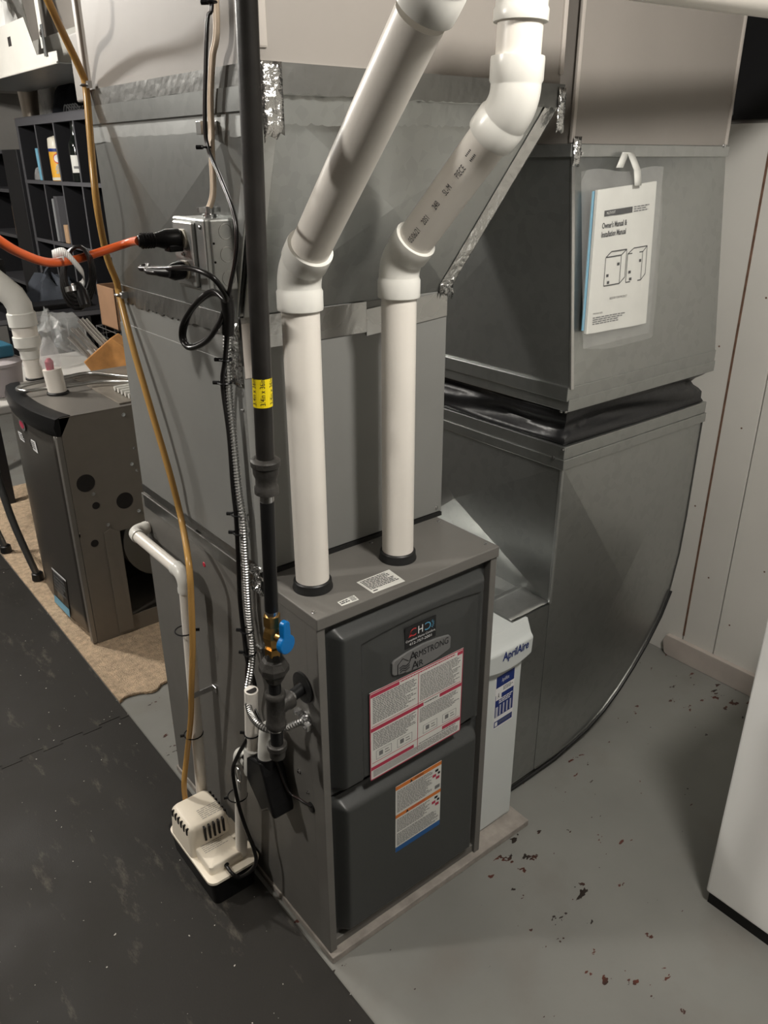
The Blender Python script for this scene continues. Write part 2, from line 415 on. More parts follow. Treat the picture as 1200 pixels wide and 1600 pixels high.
# tan carpet remnant with a ragged cut edge
b = MB().m('carpet_tan'); rr_ = random.Random(3); edge = []
N = 46
for i in range(N+1):
    x = -.012+i*.912/N; edge.append((x, 1.118+.012*math.sin(i*.9)+.010*rr_.random()-.015*(i/N), 0))
b.prism([V(p)+V((0,0,.0008)) for p in edge]+[V((.90, 3.2, .0008)), V((-.012, 3.2, .0008))], (0, 0, .0092))
carpet = tag(b.build('carpet', bevel=.003), 'tan carpet remnant with a ragged cut edge under the old furnace', 'carpet')
b = MB().m('carpet_tan')
for i in range(700):
    k = rr_.random()*N; i0 = int(k); p = V(edge[i0]).lerp(V(edge[min(i0+1, N)]), k-i0)
    l = .004+.008*rr_.random(); a = rr_.random()*6.28; h = .002+.008*rr_.random()
    q = p+V((math.cos(a)*l, -abs(math.sin(a))*l*.6, 0)); w = V((math.sin(a), math.cos(a), 0))*.0012
    b.add([p+w+V((0,0,.002)), p-w+V((0,0,.002)), q+V((0,0,h))], [(0, 1, 2)])
b.build('edge_fibres', carpet, kind='stuff')

# ------------------------------------------------------------------ ceiling lamps
def lamp(p, w, label, size=.06):
    t = thing('ceiling_lamp', label, 'lamp', p)
    MB().m('lamp_porcelain').lathe(p, (0, 0, -1), [(0, .055), (.012, .055), (.03, .035), (.045, .026)], n=24).build('lamp_holder', t, smooth=40)
    z = p[2]
    ld = bpy.data.lights.new('bulb_light', 'POINT'); ld.energy = w; ld.color = LAMP_COL; ld.shadow_soft_size = size
    lo = bpy.data.objects.new('bulb_light', ld); C.objects.link(lo); lo.parent = t; lo.location = (0, 0, -.105)
    m_ = MATS.get('bulb_glow')
    if not m_:
        m_ = bpy.data.materials.new('bulb_glow'); m_.use_nodes = True; bs = m_.node_tree.nodes['Principled BSDF']
        bs.inputs['Base Color'].default_value = (.9, .88, .82, 1); bs.inputs['Transmission Weight'].default_value = 1; bs.inputs['Roughness'].default_value = .3
        bs.inputs['Alpha'].default_value = .15
        MATS['bulb_glow'] = m_
    MB().m('bulb_glow').lathe((p[0], p[1], z-.042), (0, 0, -1), [(0, .013), (.015, .014), (.035, .026), (.058, .031), (.08, .026), (.09, .012), (.093, .003)], n=20).build('bulb', t, smooth=60)
lamp(KEY_LAMP, KEY_W, 'bare bulb in a porcelain holder on the ceiling over the gym mat')
lamp(FRONT_LAMP, FRONT_W, 'bare bulb in a porcelain holder on the ceiling facing the furnace doors', .11)
lamp(FAR_LAMP, FAR_W, 'bare bulb in a porcelain holder on the ceiling near the black shelf')

# ------------------------------------------------------------------ furnace
base = MB().m('pad').box((-.003, -.012, 0), (.604, D+.01, PADZ))
tag(base.build('base_pad', bevel=.002), 'thin dusty tan pad on the floor under furnace and filter cabinet', 'pad')
F = thing('furnace', 'grey upright gas furnace with two dark moulded doors and white vent pipes on top', 'furnace', (W/2, D/2, PADZ))
b = MB().m('furnace_grey')
b.box((0, .034, PADZ), (W, D, H-.001))
b.box((0, 0, PADZ), (.017, .036, H-.02)); b.box((W-.017, 0, PADZ), (W, .036, H-.02))
b.box((.017, .006, PADZ), (W-.017, .036, PADZ+.022))
b.box((.017, .012, H-.03), (W-.017, .036, H-.02))
b.build('cabinet', F, bevel=.0015)
b = MB().m('furnace_grey').box((-.0015, -.004, H-.022), (W+.0015, YC+.02, H+.0015)); b.build('top_panel', F, bevel=.002)
b = MB().m('black_rubber').box((.004, YC-.004, H+.0016), (CW-.002, YC+.004, H+.010)); b.build('gap_shade_strip', F)  # black strip paints in the shaded gap below the coil cabinet front
for p in [(.008, .02), (.425, .02), (.425, .16), (.10, .155), (.25, .17)]: screw(F, (p[0], p[1], H+.0015), (0, 0, 1), .0035)

def sstep(a, b_, x):
    t = max(0, min(1, (x-a)/(b_-a))); return t*t*(3-2*t)
def rdist(x, z, x0, x1, z0, z1, r):      # signed inside distance of a rounded rectangle
    cx = (x0+x1)/2; cz = (z0+z1)/2; hx = (x1-x0)/2-r; hz = (z1-z0)/2-r
    qx = abs(x-cx)-hx; qz = abs(z-cz)-hz
    return -(math.hypot(max(qx, 0), max(qz, 0))+min(max(qx, qz), 0)-r)
DX0 = .0195; DX1 = W-.0195; SPLIT = .420
FACE = -.0125
def door(name, z0, z1, arch, label):
    nx, nz = 150, 150; b = MB().m('furnace_door')
    gx = [DX0+(DX1-DX0)*i/nx for i in range(nx+1)]; gz = [z0+(z1-z0)*j/nz for j in range(nz+1)]
    def y(x, z):
        d = rdist(x, z, DX0+.004, DX1-.004, z0+.003, z1-.003, .022)
        h = .016-sstep(-.002, .026, d)*.0285+ (0 if d > 0 else .0)
        if arch:
            # shallow recessed field under an arched line
            at = .767-.45*(x-.235)**2
            da = min(at-z, (x-.086), (.384-x)) if z > .6 else min((x-.086), (.384-x), .1)
            if x < .12: da = min(da, math.hypot(.03, .03)*0+da)
            h += .0035*sstep(-.0015, .002, da)
            h -= .0035*sstep(.0, .045, da-.004)
        return h
    vs_ = [(x, y(x, z), z) for z in gz for x in gx]
    fs = [(j*(nx+1)+i, j*(nx+1)+i+1, (j+1)*(nx+1)+i+1, (j+1)*(nx+1)+i) for j in range(nz) for i in range(nx)]
    b.add(vs_, fs)
    # rim back to the cabinet
    ring = [(x, .0, z0) for x in ()]
    o = len(b.v); per = [(i, 0) for i in range(nx+1)]+[(nx, j) for j in range(1, nz+1)]+[(i, nz) for i in range(nx-1, -1, -1)]+[(0, j) for j in range(nz-1, 0, -1)]
    idx = [j*(nx+1)+i for i, j in per]
    b.v += [V((gx[i], .032, gz[j])) for i, j in per]; n = len(per)
    for k in range(n): b.f.append((idx[(k+1) % n], idx[k], o+k, o+(k+1) % n)); b.mi.append(0)
    ob = b.build(name, F, smooth=50); ob['label'] = label; return ob
du = door('upper_door', SPLIT+.004, H-.030, True, 'dark moulded upper door with arched field, badge and labels')
dl = door('lower_door', PADZ+.024, SPLIT-.004, False, 'dark moulded lower door with orange warning label')
b = MB().m('black_rubber').box((DX0, .020, SPLIT-.0035), (DX1, .033, SPLIT+.0035)); b.build('door_gap_strip', F)  # black strip set back between the two doors
# badge
FY = FACE-.0006
def bx(x): return .2275+(x-.2275)
pts = [(.153, .690), (.158, .694), (.19, .700), (.228, .7025), (.265, .7005), (.297, .695), (.302, .689), (.302, .664), (.297, .661), (.265, .6535), (.228, .651), (.19, .6545), (.158, .661), (.153, .666)]
badge = MB().m('badge_grey').prism([(x, FACE+.001, z) for x, z in pts], (0, -.005, 0)).build('badge', du, bevel=.0015)
fb = lambda x, z: V((x, FACE-.0047, z))
b = MB().m('ink'); b.text('A', fb, .020, .1935, .6775); b.text('RMSTRONG', fb, .0145, .2085, .6785, maxw=.086); b.text('A', fb, .018, .200, .656); b.text('IR', fb, .0135, .2145, .657)
for k in range(3): b.tube([fb(.170+.001*k, .673-.005*k), fb(.178, .676-.005*k), fb(.186, .672-.005*k), fb(.195, .676-.005*k)], .0009, n=5)
b.tube([fb(.166, .668), fb(.166, .682), fb(.178, .692), fb(.192, .681)], .0006, n=5); b.tube([fb(.166, .668), fb(.166, .658), fb(.186, .658)], .0006, n=5)
b.build('lettering', badge)
# dealer sticker
fn = bilin((.186, 0, .752), (.264, 0, .752), (.264, 0, .705), (.186, 0, .705), (0, -.0002, 0))
def onface(fn_, y): return lambda s, t, k=1.0: V((fn_(s, t, 0).x, y-.00025*k, fn_(s, t, 0).z))
lf = onface(fn, FACE-.0003)
b = MB().m('sticker_black').prism([lf(0, 0, 1), lf(1, 0, 1), lf(1, 1, 1), lf(0, 1, 1)], (0, .0012, 0))
sx = lambda x, y: lf(x/1.0, 1-y, 2)
b.m('sticker_red'); b.text('C', sx, .36, .16, .50, wscale=.62)
b.m('sticker_white'); b.text('H', sx, .36, .42, .50, wscale=.5)
b.m('sticker_cyan'); b.text('C', lambda x, y: sx(1.33-x, y), .36, .50, .50, wscale=.62)
for k in range(6):
    a = -.9+k*.36; b.m('sticker_cyan'); b.add([sx(.80+.09*math.cos(a-.12), .68+.14*math.sin(a-.12)), sx(.80+.09*math.cos(a+.12), .68+.14*math.sin(a+.12)), sx(.80+.16*math.cos(a), .68+.26*math.sin(a))], [(0, 1, 2)])
for k in range(4):
    b.m('sticker_red'); b.add([sx(.10+.02*k, .50+.05*k), sx(.20, .52+.07*k), sx(.20, .60+.07*k)], [(0, 1, 2)])
b.m('sticker_white'); b.text('Complete Home Comfort', sx, .10, .5, .30, 'c', maxw=.94); b.text('412-757-2001', sx, .12, .5, .10, 'c', maxw=.72)
b.build('dealer_sticker', du)['label'] = 'black dealer sticker with red, white and blue letters'
# red-ruled operating instructions label
fn = bilin((.101, 0, .645), (.342, 0, .645), (.342, 0, .437), (.101, 0, .437), (0, 0, 0)); lf = onface(fn, FACE-.0003)
b = MB().m('paper').prism([lf(0, 0, 1), lf(1, 0, 1), lf(1, 1, 1), lf(0, 1, 1)], (0, .0012, 0))
for r_ in [(0, 0, 1, .012), (0, .988, 1, 1), (0, 0, .008, 1), (.992, 0, 1, 1), (.497, .04, .503, .93), (.02, .38, .98, .386), (.02, .80, .98, .806), (.01, .02, .30, .058), (.93, .02, .99, .058), (.01, .395, .58, .43) if False else (.01, .40, .56, .44), (.74, .40, .99, .44), (.01, .845, .46, .885), (.78, .82, .99, .86)]: rect(b, lf, *r_, k=2.0, m='label_red')
fine(b, lf, .31, .025, .92, .05, 1, 'label_red', words=30); fine(b, lf, .57, .41, .73, .43, 1, 'ink', words=6)
fine(b, lf, .03, .07, .48, .36, 15, words=14); fine(b, lf, .52, .07, .97, .37, 17, words=16)
fine(b, lf, .03, .46, .48, .66, 11, words=14); fine(b, lf, .52, .46, .97, .63, 10, words=16); fine(b, lf, .03, .895, .97, .975, 5, words=28, ragged=.05)
fine(b, lf, .52, .87, .97, .89, 1, words=16)
for ox in (.06, .28, .56, .78):                                    # small valve drawings
    for q in [(ox, .68, ox+.16, .684), (ox, .776, ox+.16, .78), (ox, .68, ox+.004, .78), (ox+.156, .68, ox+.16, .78), (ox+.03, .70, ox+.07, .75), (ox+.09, .71, ox+.13, .72), (ox+.09, .74, ox+.14, .75)]: rect(b, lf, *q, k=2.0, m='ink_grey')
b.build('instruction_label', du)['label'] = 'white label ruled in red with dense fine print'
# lower warning label
fn = bilin((.165, 0, .384), (.291, 0, .384), (.291, 0, .205), (.165, 0, .205), (0, 0, 0)); lf = onface(fn, FACE-.0003)
b = MB().m('paper').prism([lf(0, 0, 1), lf(1, 0, 1), lf(1, 1, 1), lf(0, 1, 1)], (0, .0012, 0))
for r_ in [(0, 0, 1, .055), (0, .425, 1, .475)]: rect(b, lf, *r_, k=2.0, m='label_orange')
rect(b, lf, 0, .925, 1, 1, m='label_blue', k=2)
lt = lambda x, y: lf(x, 1-y, 3)
b.m('ink').text('WARNING', lt, .032, .40, .956, wscale=.9); b.m('label_red').text('AVERTISSEMENT', lt, .03, .30, .534, wscale=1.1, maxw=.5)
for yy in (.945, .525): b.m('ink').add([lt(.30 if yy > .6 else .22, yy+.005), lt(.36 if yy > .6 else .28, yy+.005), lt(.33 if yy > .6 else .25, yy+.045)], [(0, 1, 2)])
fine(b, lf, .03, .075, .80, .40, 18, words=14); fine(b, lf, .03, .50, .76, .70, 10, words=14); fine(b, lf, .03, .72, .97, .91, 11, words=18)
for yy in (.09, .50):
    rect(b, lf, .86, yy, .93, yy+.035, m='ink', k=3); rect(b, lf, .92, yy+.05, .97, yy+.085, m='ink', k=3); rect(b, lf, .80, yy+.06, .88, yy+.10, m='label_red', k=3); rect(b, lf, .88, yy+.11, .96, yy+.15, m='label_red', k=3)
rect(b, lf, .86, .335, .97, .385, m='ink_grey', k=3)
b.build('warning_label', dl)['label'] = 'white warning label with orange bands and a blue foot'
# labels on top panel
def toplab(pix, name, mk):
    q = [U(u, v, z=H+.0018) for u, v in pix]; fn_ = bilin(*q, (0, 0, .0002)); b_ = MB().m('paper')
    b_.prism([fn_(0, 0, 1), fn_(1, 0, 1), fn_(1, 1, 1), fn_(0, 1, 1)], (0, 0, -.0004)); mk(b_, fn_); b_.build(name, F)
toplab([(557, 910), (608, 890), (633, 908), (583, 927)], 'notice_label', lambda b_, fn_: (fine(b_, fn_, .06, .08, .94, .80, 8, 'ink', words=9), rect(b_, fn_, .06, .86, .2, .92, m='ink')))
toplab([(527, 941), (553, 930), (561, 937), (534, 947)], 'serial_label', lambda b_, fn_: (fine(b_, fn_, .06, .2, .6, .85, 2, 'ink', words=3), fine(b_, fn_, .66, .1, .95, .9, 5, 'ink', words=4)))
# left side details
for (u, v) in [(468, 1205)]: screw(F, U(u, v, x=0), (-1, 0, 0), .0045)
screw(F, U(482, 1238, x=0)+V((0, 0, 0)), (-1, 0, 0), .003)
b = MB().m('red_dot').lathe(U(319, 882, x=0), (-1, 0, 0), [(0, .006), (.0012, .005)], n=12); b.build('red_dot_sticker', F, smooth=30)
hole = U(475, 1073, x=0)
b = MB().m('black_rubber').lathe((hole.x+.001, hole.y, hole.z), (-1, 0, 0), [(0, .030), (.006, .030), (.007, .026), (.007, .012)], n=28); b.build('pipe_grommet', F, smooth=35)
g2 = U(487, 1261, x=0)
MB().m('black_rubber').lathe(g2+V((.001, 0, 0)), (-1, 0, 0), [(0, .011), (.004, .011), (.005, .008)], n=16).build('wire_grommet', F, smooth=35)
# vent collars
P1 = V((.058, .095, H)); P2 = V((.251, .087, H))
for p in (P1, P2): MB().m('black_rubber').lathe(p+V((0, 0, .0016)), (0, 0, 1), [(0, .0365), (.003, .0365), (.006, .035), (.016, .0345), (.018, .0325)], n=36).build('vent_collar', F, smooth=40)

# ------------------------------------------------------------------ evaporator coil cabinet
E_ = thing('evaporator_coil_cabinet', 'plain grey steel coil cabinet standing on the furnace, foil taped above and below', 'coil cabinet', (CW/2, (YC+CB)/2, H+.012))
b = MB().m('coil_grey').box((0, YC, H+.011), (CW, CB, CT)); b.build('case', E_, bevel=.0015)
b = MB().m('coil_grey').box((-.0015, YC-.0015, H+.0115), (.012, CB, CT-.08)); b.build('side_panel', E_, bevel=.001)
for p in [(.44, .86), (.13, .865), (.3, .87)]: screw(E_, (p[0], YC, p[1]), (0, -1, 0), .0035)
for (u, v) in [(210, 700), (380, 640), (214, 735)]: screw(E_, U(u, v, x=-.0015), (-1, 0, 0), .003)
def strip(name, parent, a, b_, up_, h, nrm, m='foil', nu=40, nv=3, amp=.0015, ragged=0.):
    a, b_, up_, nrm = V(a), V(b_), V(up_), V(nrm); mb = MB().m(m); rg = [rnd.random()*ragged for _ in range(nu+1)]
    def fn_(s, t):
        k = t*h
        if t == 0: k -= rg[int(round(s*nu))]
        e = (s in (0, 1) or t in (0, 1))
        return a.lerp(b_, s)+up_*k+nrm*(.0008+(amp*rnd.random() if m.startswith('foil_c') and not e else amp*.35*rnd.random()))
    mb.sheet(fn_, nu, nv); return mb.build(name, parent, smooth=0 if m != 'foil_crinkle' else 20, solid=.00015)
strip('foil_tape', F, (-.0015, CB, .810), (-.0015, YC-.02, .810), (0, 0, 1), .028, (-1, 0, 0), 'foil_shaded', 40, 2, .001)
strip('foil_tape', E_, (-.0015, CB, H+.011), (-.0015, YC-.001, H+.011), (0, 0, 1), .018, (-1, 0, 0), 'foil_shaded', 40, 2, .001, .0)
strip('foil_tape', E_, (-.0015, CB, CT-.032), (-.0015, YC, CT-.032), (0, 0, 1), .0315, (-1, 0, 0), 'foil_smooth', 60, 2, .0018, .007)
strip('foil_tape', E_, (0, YC-.0015, CT-.055), (.255, YC-.0015, CT-.055), (0, 0, 1), .054, (0, -1, 0), 'foil_smooth', 30, 3, .0006)
strip('foil_tape', E_, (.255, YC-.0017, CT-.062), (CW-.002, YC-.0017, CT-.048), (0, 0, 1), .0475, (0, -1, 0), 'foil_smooth', 30, 3, .0004)
strip('foil_tape', E_, (-.002, .235, 1.20), (-.002, YC, 1.20), (0, 0, 1), .105, (-1, 0, 0), 'foil_crinkle', 8, 14, .005)
strip('foil_tape', E_, (0, YC-.002, 1.215), (.02, YC-.002, 1.215), (0, 0, 1), .09, (0, -1, 0), 'duct_seam', 3, 5, .0006)

# ------------------------------------------------------------------ supply transition duct
T = thing('supply_transition_duct', 'galvanised flared transition duct with cross-broken sides above the coil cabinet', 'duct', (.25, .42, CT))
bl0 = V((0, CB, CT)); bf0 = V((0, YC, CT)); br0 = V((CW, YC, CT)); bb0 = V((CW, CB, CT))
tb0 = V((0, TYB, TT-.03)); tf0 = V((0, TYF, TT-.03)); tr0 = V((TXR, TYF, TT-.03)); trb = V((TXR, TYB, TT-.03))
b = MB().m('galvanised').cross([bl0, bf0, tf0, tb0], .012, .0012, centre=U(272, 345, x=0)); b.build('side_panel', T)
b = MB().m('galvanised').cross([bf0, br0, tr0, tf0], .012, .0012); b.build('front_panel', T)
b = MB().m('galvanised').cross([br0, bb0, trb, tr0], .004, .0012); b.build('right_panel', T)
b = MB().m('galvanised').cross([bb0, bl0, tb0, trb], .004, .0012); b.build('back_panel', T)
b = MB().m('galvanised_dull').box((-.006, TYF-.006, TT-.034), (TXR+.006, TYB+.006, TT)); b.build('top_flange', T, bevel=.001)
b = MB().m('galvanised_dull')
dn = (bf0-tf0).normalized()
b.prism([tf0+V((-.004, -.003, 0)), bf0+V((-.004, -.003, 0)), bf0+V((-.004, .016, 0)), tf0+V((-.004, .018, 0))], (-.0045, 0, 0))
b.prism([tf0+V((.002, -.006, 0)), bf0+V((.002, -.006, 0)), bf0+V((.026, -.006, 0)), tf0+V((.030, -.006, 0))], (0, -.0035, 0))
b.build('corner_seam', T, bevel=.0015)
strip('foil_tape', T, (-.0065, TYB+.006, TT-.026), (-.0065, TYF, TT-.026), (0, 0, 1), .026, (-1, 0, 0), 'foil_shaded', 60, 3, .0007, .002)
strip('foil_tape', T, (-.0075, TYB+.006, TT-.058), (-.0075, TYF, TT-.058), (0, 0, 1), .031, (-1, 0, 0), 'galvanised', 40, 2, .0004)
strip('foil_tape', T, (-.0024, TYB, TT-.088), (-.0024, TYF+.03, TT-.088), (0, 0, 1), .030, (-1, 0, 0), 'galvanised_dull', 30, 2, .0005, .004)
strip('foil_tape', T, (0, TYF-.0065, TT-.036), (TXR+.006, TYF-.0065, TT-.036), (0, 0, 1), .036, (0, -1, 0), 'foil_shaded', 70, 3, .0008, .004)
strip('foil_tape', T, (.03, TYF+.003, TT-.072), (.42, TYF+.003, TT-.069), (0, 0, 1), .033, (0, -1, 0), 'galvanised', 60, 3, .0006, .006)
# crumpled foil on the corner and on the slanting right edge
strip('foil_tape', T, (-.0075, TYF+.035, TT-.085), (-.0075, TYF-.008, TT-.085), (0, 0, 1), .085, (-1, 0, 0), 'foil_crinkle', 6, 14, .003)
strip('foil_tape', T, (-.004, TYF-.008, TT-.085), (.030, TYF-.008, TT-.085), (0, 0, 1), .085, (0, -1, 0), 'foil_crinkle', 5, 12, .004, .02)
e0 = tr0+V((0, 0, 0)); e1 = br0
dv = (e1-e0).normalized(); nf = (br0-bf0).cross(tf0-bf0).normalized(); inn = nf.cross(dv).normalized()
if inn.x > 0: inn = -inn
strip('foil_tape', T, e0+nf*.002, e1+nf*.002, inn, .030, nf, 'foil', 50, 3, .0012)
rn = V((1, 0, -.42)).normalized()
strip('foil_tape', T, e0+rn*.001+V((.001, -.002, 0)), e1+rn*.001+V((.001, -.002, 0)), (0, 1, 0), .034, rn, 'foil_smooth', 50, 3, .0012)
strip('foil_tape', T, br0+V((-.026, -.004, .001)), br0+V((.010, -.004, .001)), (0, 0, 1), .04, (0, -1, 0), 'foil_crinkle', 7, 10, .008, .02)
strip('foil_tape', T, tr0+V((-.012, -.008, -.04)), tr0+V((.008, -.008, -.04)), (0, 0, 1), .065, (0, -1, 0), 'foil_crinkle', 4, 8, .004, .01)
screw(T, U(352, 172, x=-.003), (-1, 0, 0), .004)

# painted supply trunk above
TR = thing('supply_trunk_duct', 'cream painted sheet-metal trunk duct rising from the flared transition', 'duct', (TXR/2, .4, TT))
b = MB().m('duct_paint').cross([(0, TYB, TT), (0, TYF, TT), (0, TYF, CEIL-.02), (0, TYB, CEIL-.02)], .003, .001)
b.cross([(0, TYF, TT), (TXR, TYF, TT), (TXR, TYF, CEIL-.02), (0, TYF, CEIL-.02)], .003, .001)
b.cross([(TXR, TYF, TT), (TXR, TYB, TT), (TXR, TYB, CEIL-.02), (TXR, TYF, CEIL-.02)], .003, .001)
b.cross([(TXR, TYB, TT), (0, TYB, TT), (0, TYB, CEIL-.02), (TXR, TYB, CEIL-.02)], .003, .001)
b.build('duct_walls', TR)
b = MB().m('duct_seam').box((-.006, TYB-.012, TT+.012), (.004, TYB+.004, CEIL-.03)); b.build('corner_seam', TR, bevel=.002)
b = MB().m('duct_seam').box((-.004, TYF-.004, TT+.015), (.014, TYF+.006, CEIL-.03)); b.build('corner_seam', TR, bevel=.003)
b = MB().m('duct_seam').box((TXR-.006, TYF-.004, TT+.015), (TXR+.004, TYF+.006, CEIL-.03)); b.build('corner_seam', TR, bevel=.002)

# round take-off behind the trunk
rc = U(122, 112, y=.88); b = MB().m('duct_paint').lathe(rc+V((.16, 0, 0)), (-1, 0, 0), [(0, .040), (.13, .040), (.13, .043), (.14, .043), (.143, .040)], n=36)
RD = b.build('round_duct', smooth=35); tag(RD, 'short round cream duct stub with a flat cap behind the trunk duct', 'duct')
RD2 = MB().m('duct_paint').box((.02, TYB+.008, rc.z-.06), (.22, .835, rc.z+.06)).build('branch_box', RD, bevel=.004)

# ------------------------------------------------------------------ return drop
R_ = thing('return_elbow_duct', 'galvanised return elbow with curved heel beside the filter cabinet on the floor', 'duct', (1.0, .33, .01))
RX0 = .75; RX1 = 1.33; RY0 = .10; RY1 = .66
heel = [(1.33, .62), (1.325, .50), (1.305, .385), (1.27, .31), (1.222, .243), (1.165, .18), (1.105, .125), (1.04, .080), (.97, .05), (.90, .034), (.83, .026), (.75, .022)]
poly = [(RX0, .905), (RX0, .54), (.60, .545), (.60, .020)]+[(x, z) for x, z in reversed(heel)]+[(RX1, .905)]
bd = [V((x, RY0, z)) for x, z in poly]
b = MB().m('galvanised'); cen = U(965, 905, y=RY0)
main = [(RX0, .905), (RX0, .54), (RX0, .022)]+[(x, z) for x, z in reversed(heel[:-1])]+[(RX1, .905)]
b.cross([(RX0, RY0, .02), (RX1, RY0, .02), (RX1, RY0, .9), (RX0, RY0, .9)], .018, .0012, centre=cen, boundary=[V((x, RY0, z)) for x, z in main])
b.build('front_panel', R_)
b = MB().m('galvanised').prism([(.60, RY0+.001, .018), (RX0-.0005, RY0+.001, .022), (RX0-.0005, RY0+.001, .54), (.60, RY0+.001, .545)], (0, .0012, 0)); b.build('throat_front_panel', R_)
b = MB().m('galvanised')
b.cross([(RX0, RY1, .54), (RX0, RY0, .54), (RX0, RY0, .905), (RX0, RY1, .905)],   .018, .0012, centre=U(718, 776, x=RX0)); b.build('left_panel', R_)
b = MB().m('galvanised').cross([(.60, RY0, .545), (RX0, RY0, .54), (RX0, RY1, .56), (.60, RY1, .545)], -.006, .0012, centre=(.70, .25, .545))
b.build('throat_top_panel', R_)
b = MB().m('galvanised_dull')
hp = [(RX1, .905)]+heel+[(.60, .018)]
for (x0, z0), (x1, z1) in zip(hp[:-1], hp[1:]): b.quad((x0, RY0, z0), (x1, RY0, z1), (x1, RY1, z1), (x0, RY1, z0))
b.build('heel_panel', R_, smooth=40, solid=.0012)
b = MB().m('galvanised_dull').prism([(x, RY1, z) for x, z in poly], (0, .0012, 0)); b.build('back_panel', R_)
b = MB().m('black_rubber').tube([V((x+.004, RY0-.003, z-.004 if z > .03 else max(.006, z-.012))) for x, z in heel[2:]]+[V((.70, RY0-.003, .008)), V((.61, RY0-.003, .007))], .0055, n=8); b.build('heel_dark_line', R_, smooth=50)  # black line following the lower heel edge
b = MB().m('foil_shaded').tube([V((x+.001, RY0-.001, z)) for x, z in [(RX1, .90)]+heel], .0022, n=6); b.build('edge_bead', R_, smooth=50)
b = MB().m('galvanised').box((RX0-.006, RY0-.007, .897), (RX1+.006, RY1+.004, .922)); b.box((RX0-.003, RY0-.004, .922), (RX1+.003, RY1+.002, .952)); b.build('top_flange', R_, bevel=.0015)
b = MB().m('galvanised_dull').box((RX0-.004, RY0-.004, .545), (RX0+.004, RY0+.004, .9)); b.build('corner_seam', R_, bevel=.002)
screw(R_, U(880, 703, x=RX0-.006), (-1, 0, 0), .004); screw(R_, U(865, 715, x=RX0-.006), (-1, 0, 0), .004)
MB().m('red_dot').lathe(U(913, 1040, y=RY0-.006), (0, -1, 0), [(0, .004), (.001, .0035)], n=10).build('red_dot_sticker', R_)
b = MB()
b.m('galvanised_dull').sheet(lambda s, t: V((.606+.143*s, .101+.10*t, .5465+.0025*rnd.random()+.004*t)), 10, 6); b.build('throat_flap', R_, smooth=40, solid=.0004)
# floor anchor crumb under heel
# flexible black connector
def ring_pts(z, inset, n=56):
    x0, x1, y0, y1 = RX0+inset, RX1-inset, RY0+inset, RY1-inset; o = []
    for i in range(n):
        s = i/n*4; k = int(s); f = s-k
        o.append([(x0+(x1-x0)*f, y0), (x1, y0+(y1-y0)*f), (x1-(x1-x0)*f, y1), (x0, y1-(y1-y0)*f)][k])
    return o
b = MB().m('black_fabric'); NR = 9; n = 96; vs_ = []; rs = random.Random(5); ph = [rs.random()*6 for _ in range(6)]
for j in range(NR+1):
    t = j/NR; z = .9535+(1.033-.9535)*t
    for i, (x, y) in enumerate(ring_pts(z, 0, n)):
        a = i/n*2*math.pi
        ins = .004+.016*math.sin(math.pi*t)*(1+.5*math.sin(5*a+ph[0]+3*t))+.010*math.sin(2*math.pi*t*1.3+2*math.sin(2*a+ph[1]))*math.sin(math.pi*t)
        cx, cy = (RX0+RX1)/2, (RY0+RY1)/2
        vs_.append((x+(ins if x < cx else -ins)*(1 if abs(x-cx) > .24 else .0), y+(ins if y < cy else -ins)*(1 if abs(y-cy) > .22 else .0), z+.004*math.sin(3*a+ph[2])*math.sin(math.pi*t)**2*(t*(1-t)*4)))
b.add(vs_, [(j*n+i, j*n+(i+1) % n, (j+1)*n+(i+1) % n, (j+1)*n+i) for j in range(NR) for i in range(n)])
tag(b.build('flexible_duct_connector', smooth=60, solid=.001), 'black wrinkled fabric connector between the two galvanised return ducts', 'duct connector')
# upper return transition
RU = thing('return_transition_duct', 'galvanised tapered return duct with cross-broken face and a bagged manual hung on it', 'duct', (1.04, .38, 1.035))
UZ0 = 1.085; UZ1 = 1.562; TY0 = .155; URX0 = .753; URX1 = 1.335
b = MB().m('galvanised').cross([(RX0, RY0, UZ0), (RX1+.008, RY0, UZ0), (URX1, TY0, UZ1), (URX0, TY0, UZ1)], .010, .0012, centre=U(1045, 420, y=.125)); b.build('front_panel', RU)
b = MB().m('galvanised').cross([(RX0, RY1, UZ0), (RX0, RY0, UZ0), (URX0, TY0, UZ1), (URX0, RY1-.03, UZ1)], .006, .0012); b.build('left_panel', RU)
b = MB().m('galvanised').cross([(RX1+.008, RY0, UZ0), (RX1+.008, RY1, UZ0), (URX1, RY1-.03, UZ1), (URX1, TY0, UZ1)], .004, .0012)
b.cross([(RX1+.008, RY1, UZ0), (RX0, RY1, UZ0), (URX0, RY1-.03, UZ1), (URX1, RY1-.03, UZ1)], .004, .0012); b.build('hidden_panels', RU)
b = MB().m('galvanised').box((RX0-.003, RY0-.004, 1.034), (RX1+.012, RY1+.003, 1.062)); b.box((RX0-.008, RY0-.002, 1.058), (RX1+.010, RY1+.003, 1.090)); b.build('bottom_flange', RU, bevel=.0015)
b = MB().m('galvanised_dull').box((URX0-.006, TY0-.006, UZ1-.012), (URX1+.004, RY1-.02, UZ1+.012)); b.build('top_flange', RU, bevel=.0015)
b = MB().m('steel'); b.prism([(RX0-.003, RY0-.003, UZ0), (RX0+.006, RY0-.004, UZ0), (URX0+.006, TY0-.004, UZ1), (URX0-.003, TY0-.003, UZ1)], (0, -.003, 0)); b.build('corner_seam', RU, bevel=.001)
for (u, v) in [(908, 240), (1131, 228)]: screw(RU, U(u, v, y=TY0-.006), (0, -1, 0), .0045)
for (u, v) in [(877, 643), (884, 644)]: screw(RU, U(u, v, x=RX0-.008), (-1, 0, 0), .003)
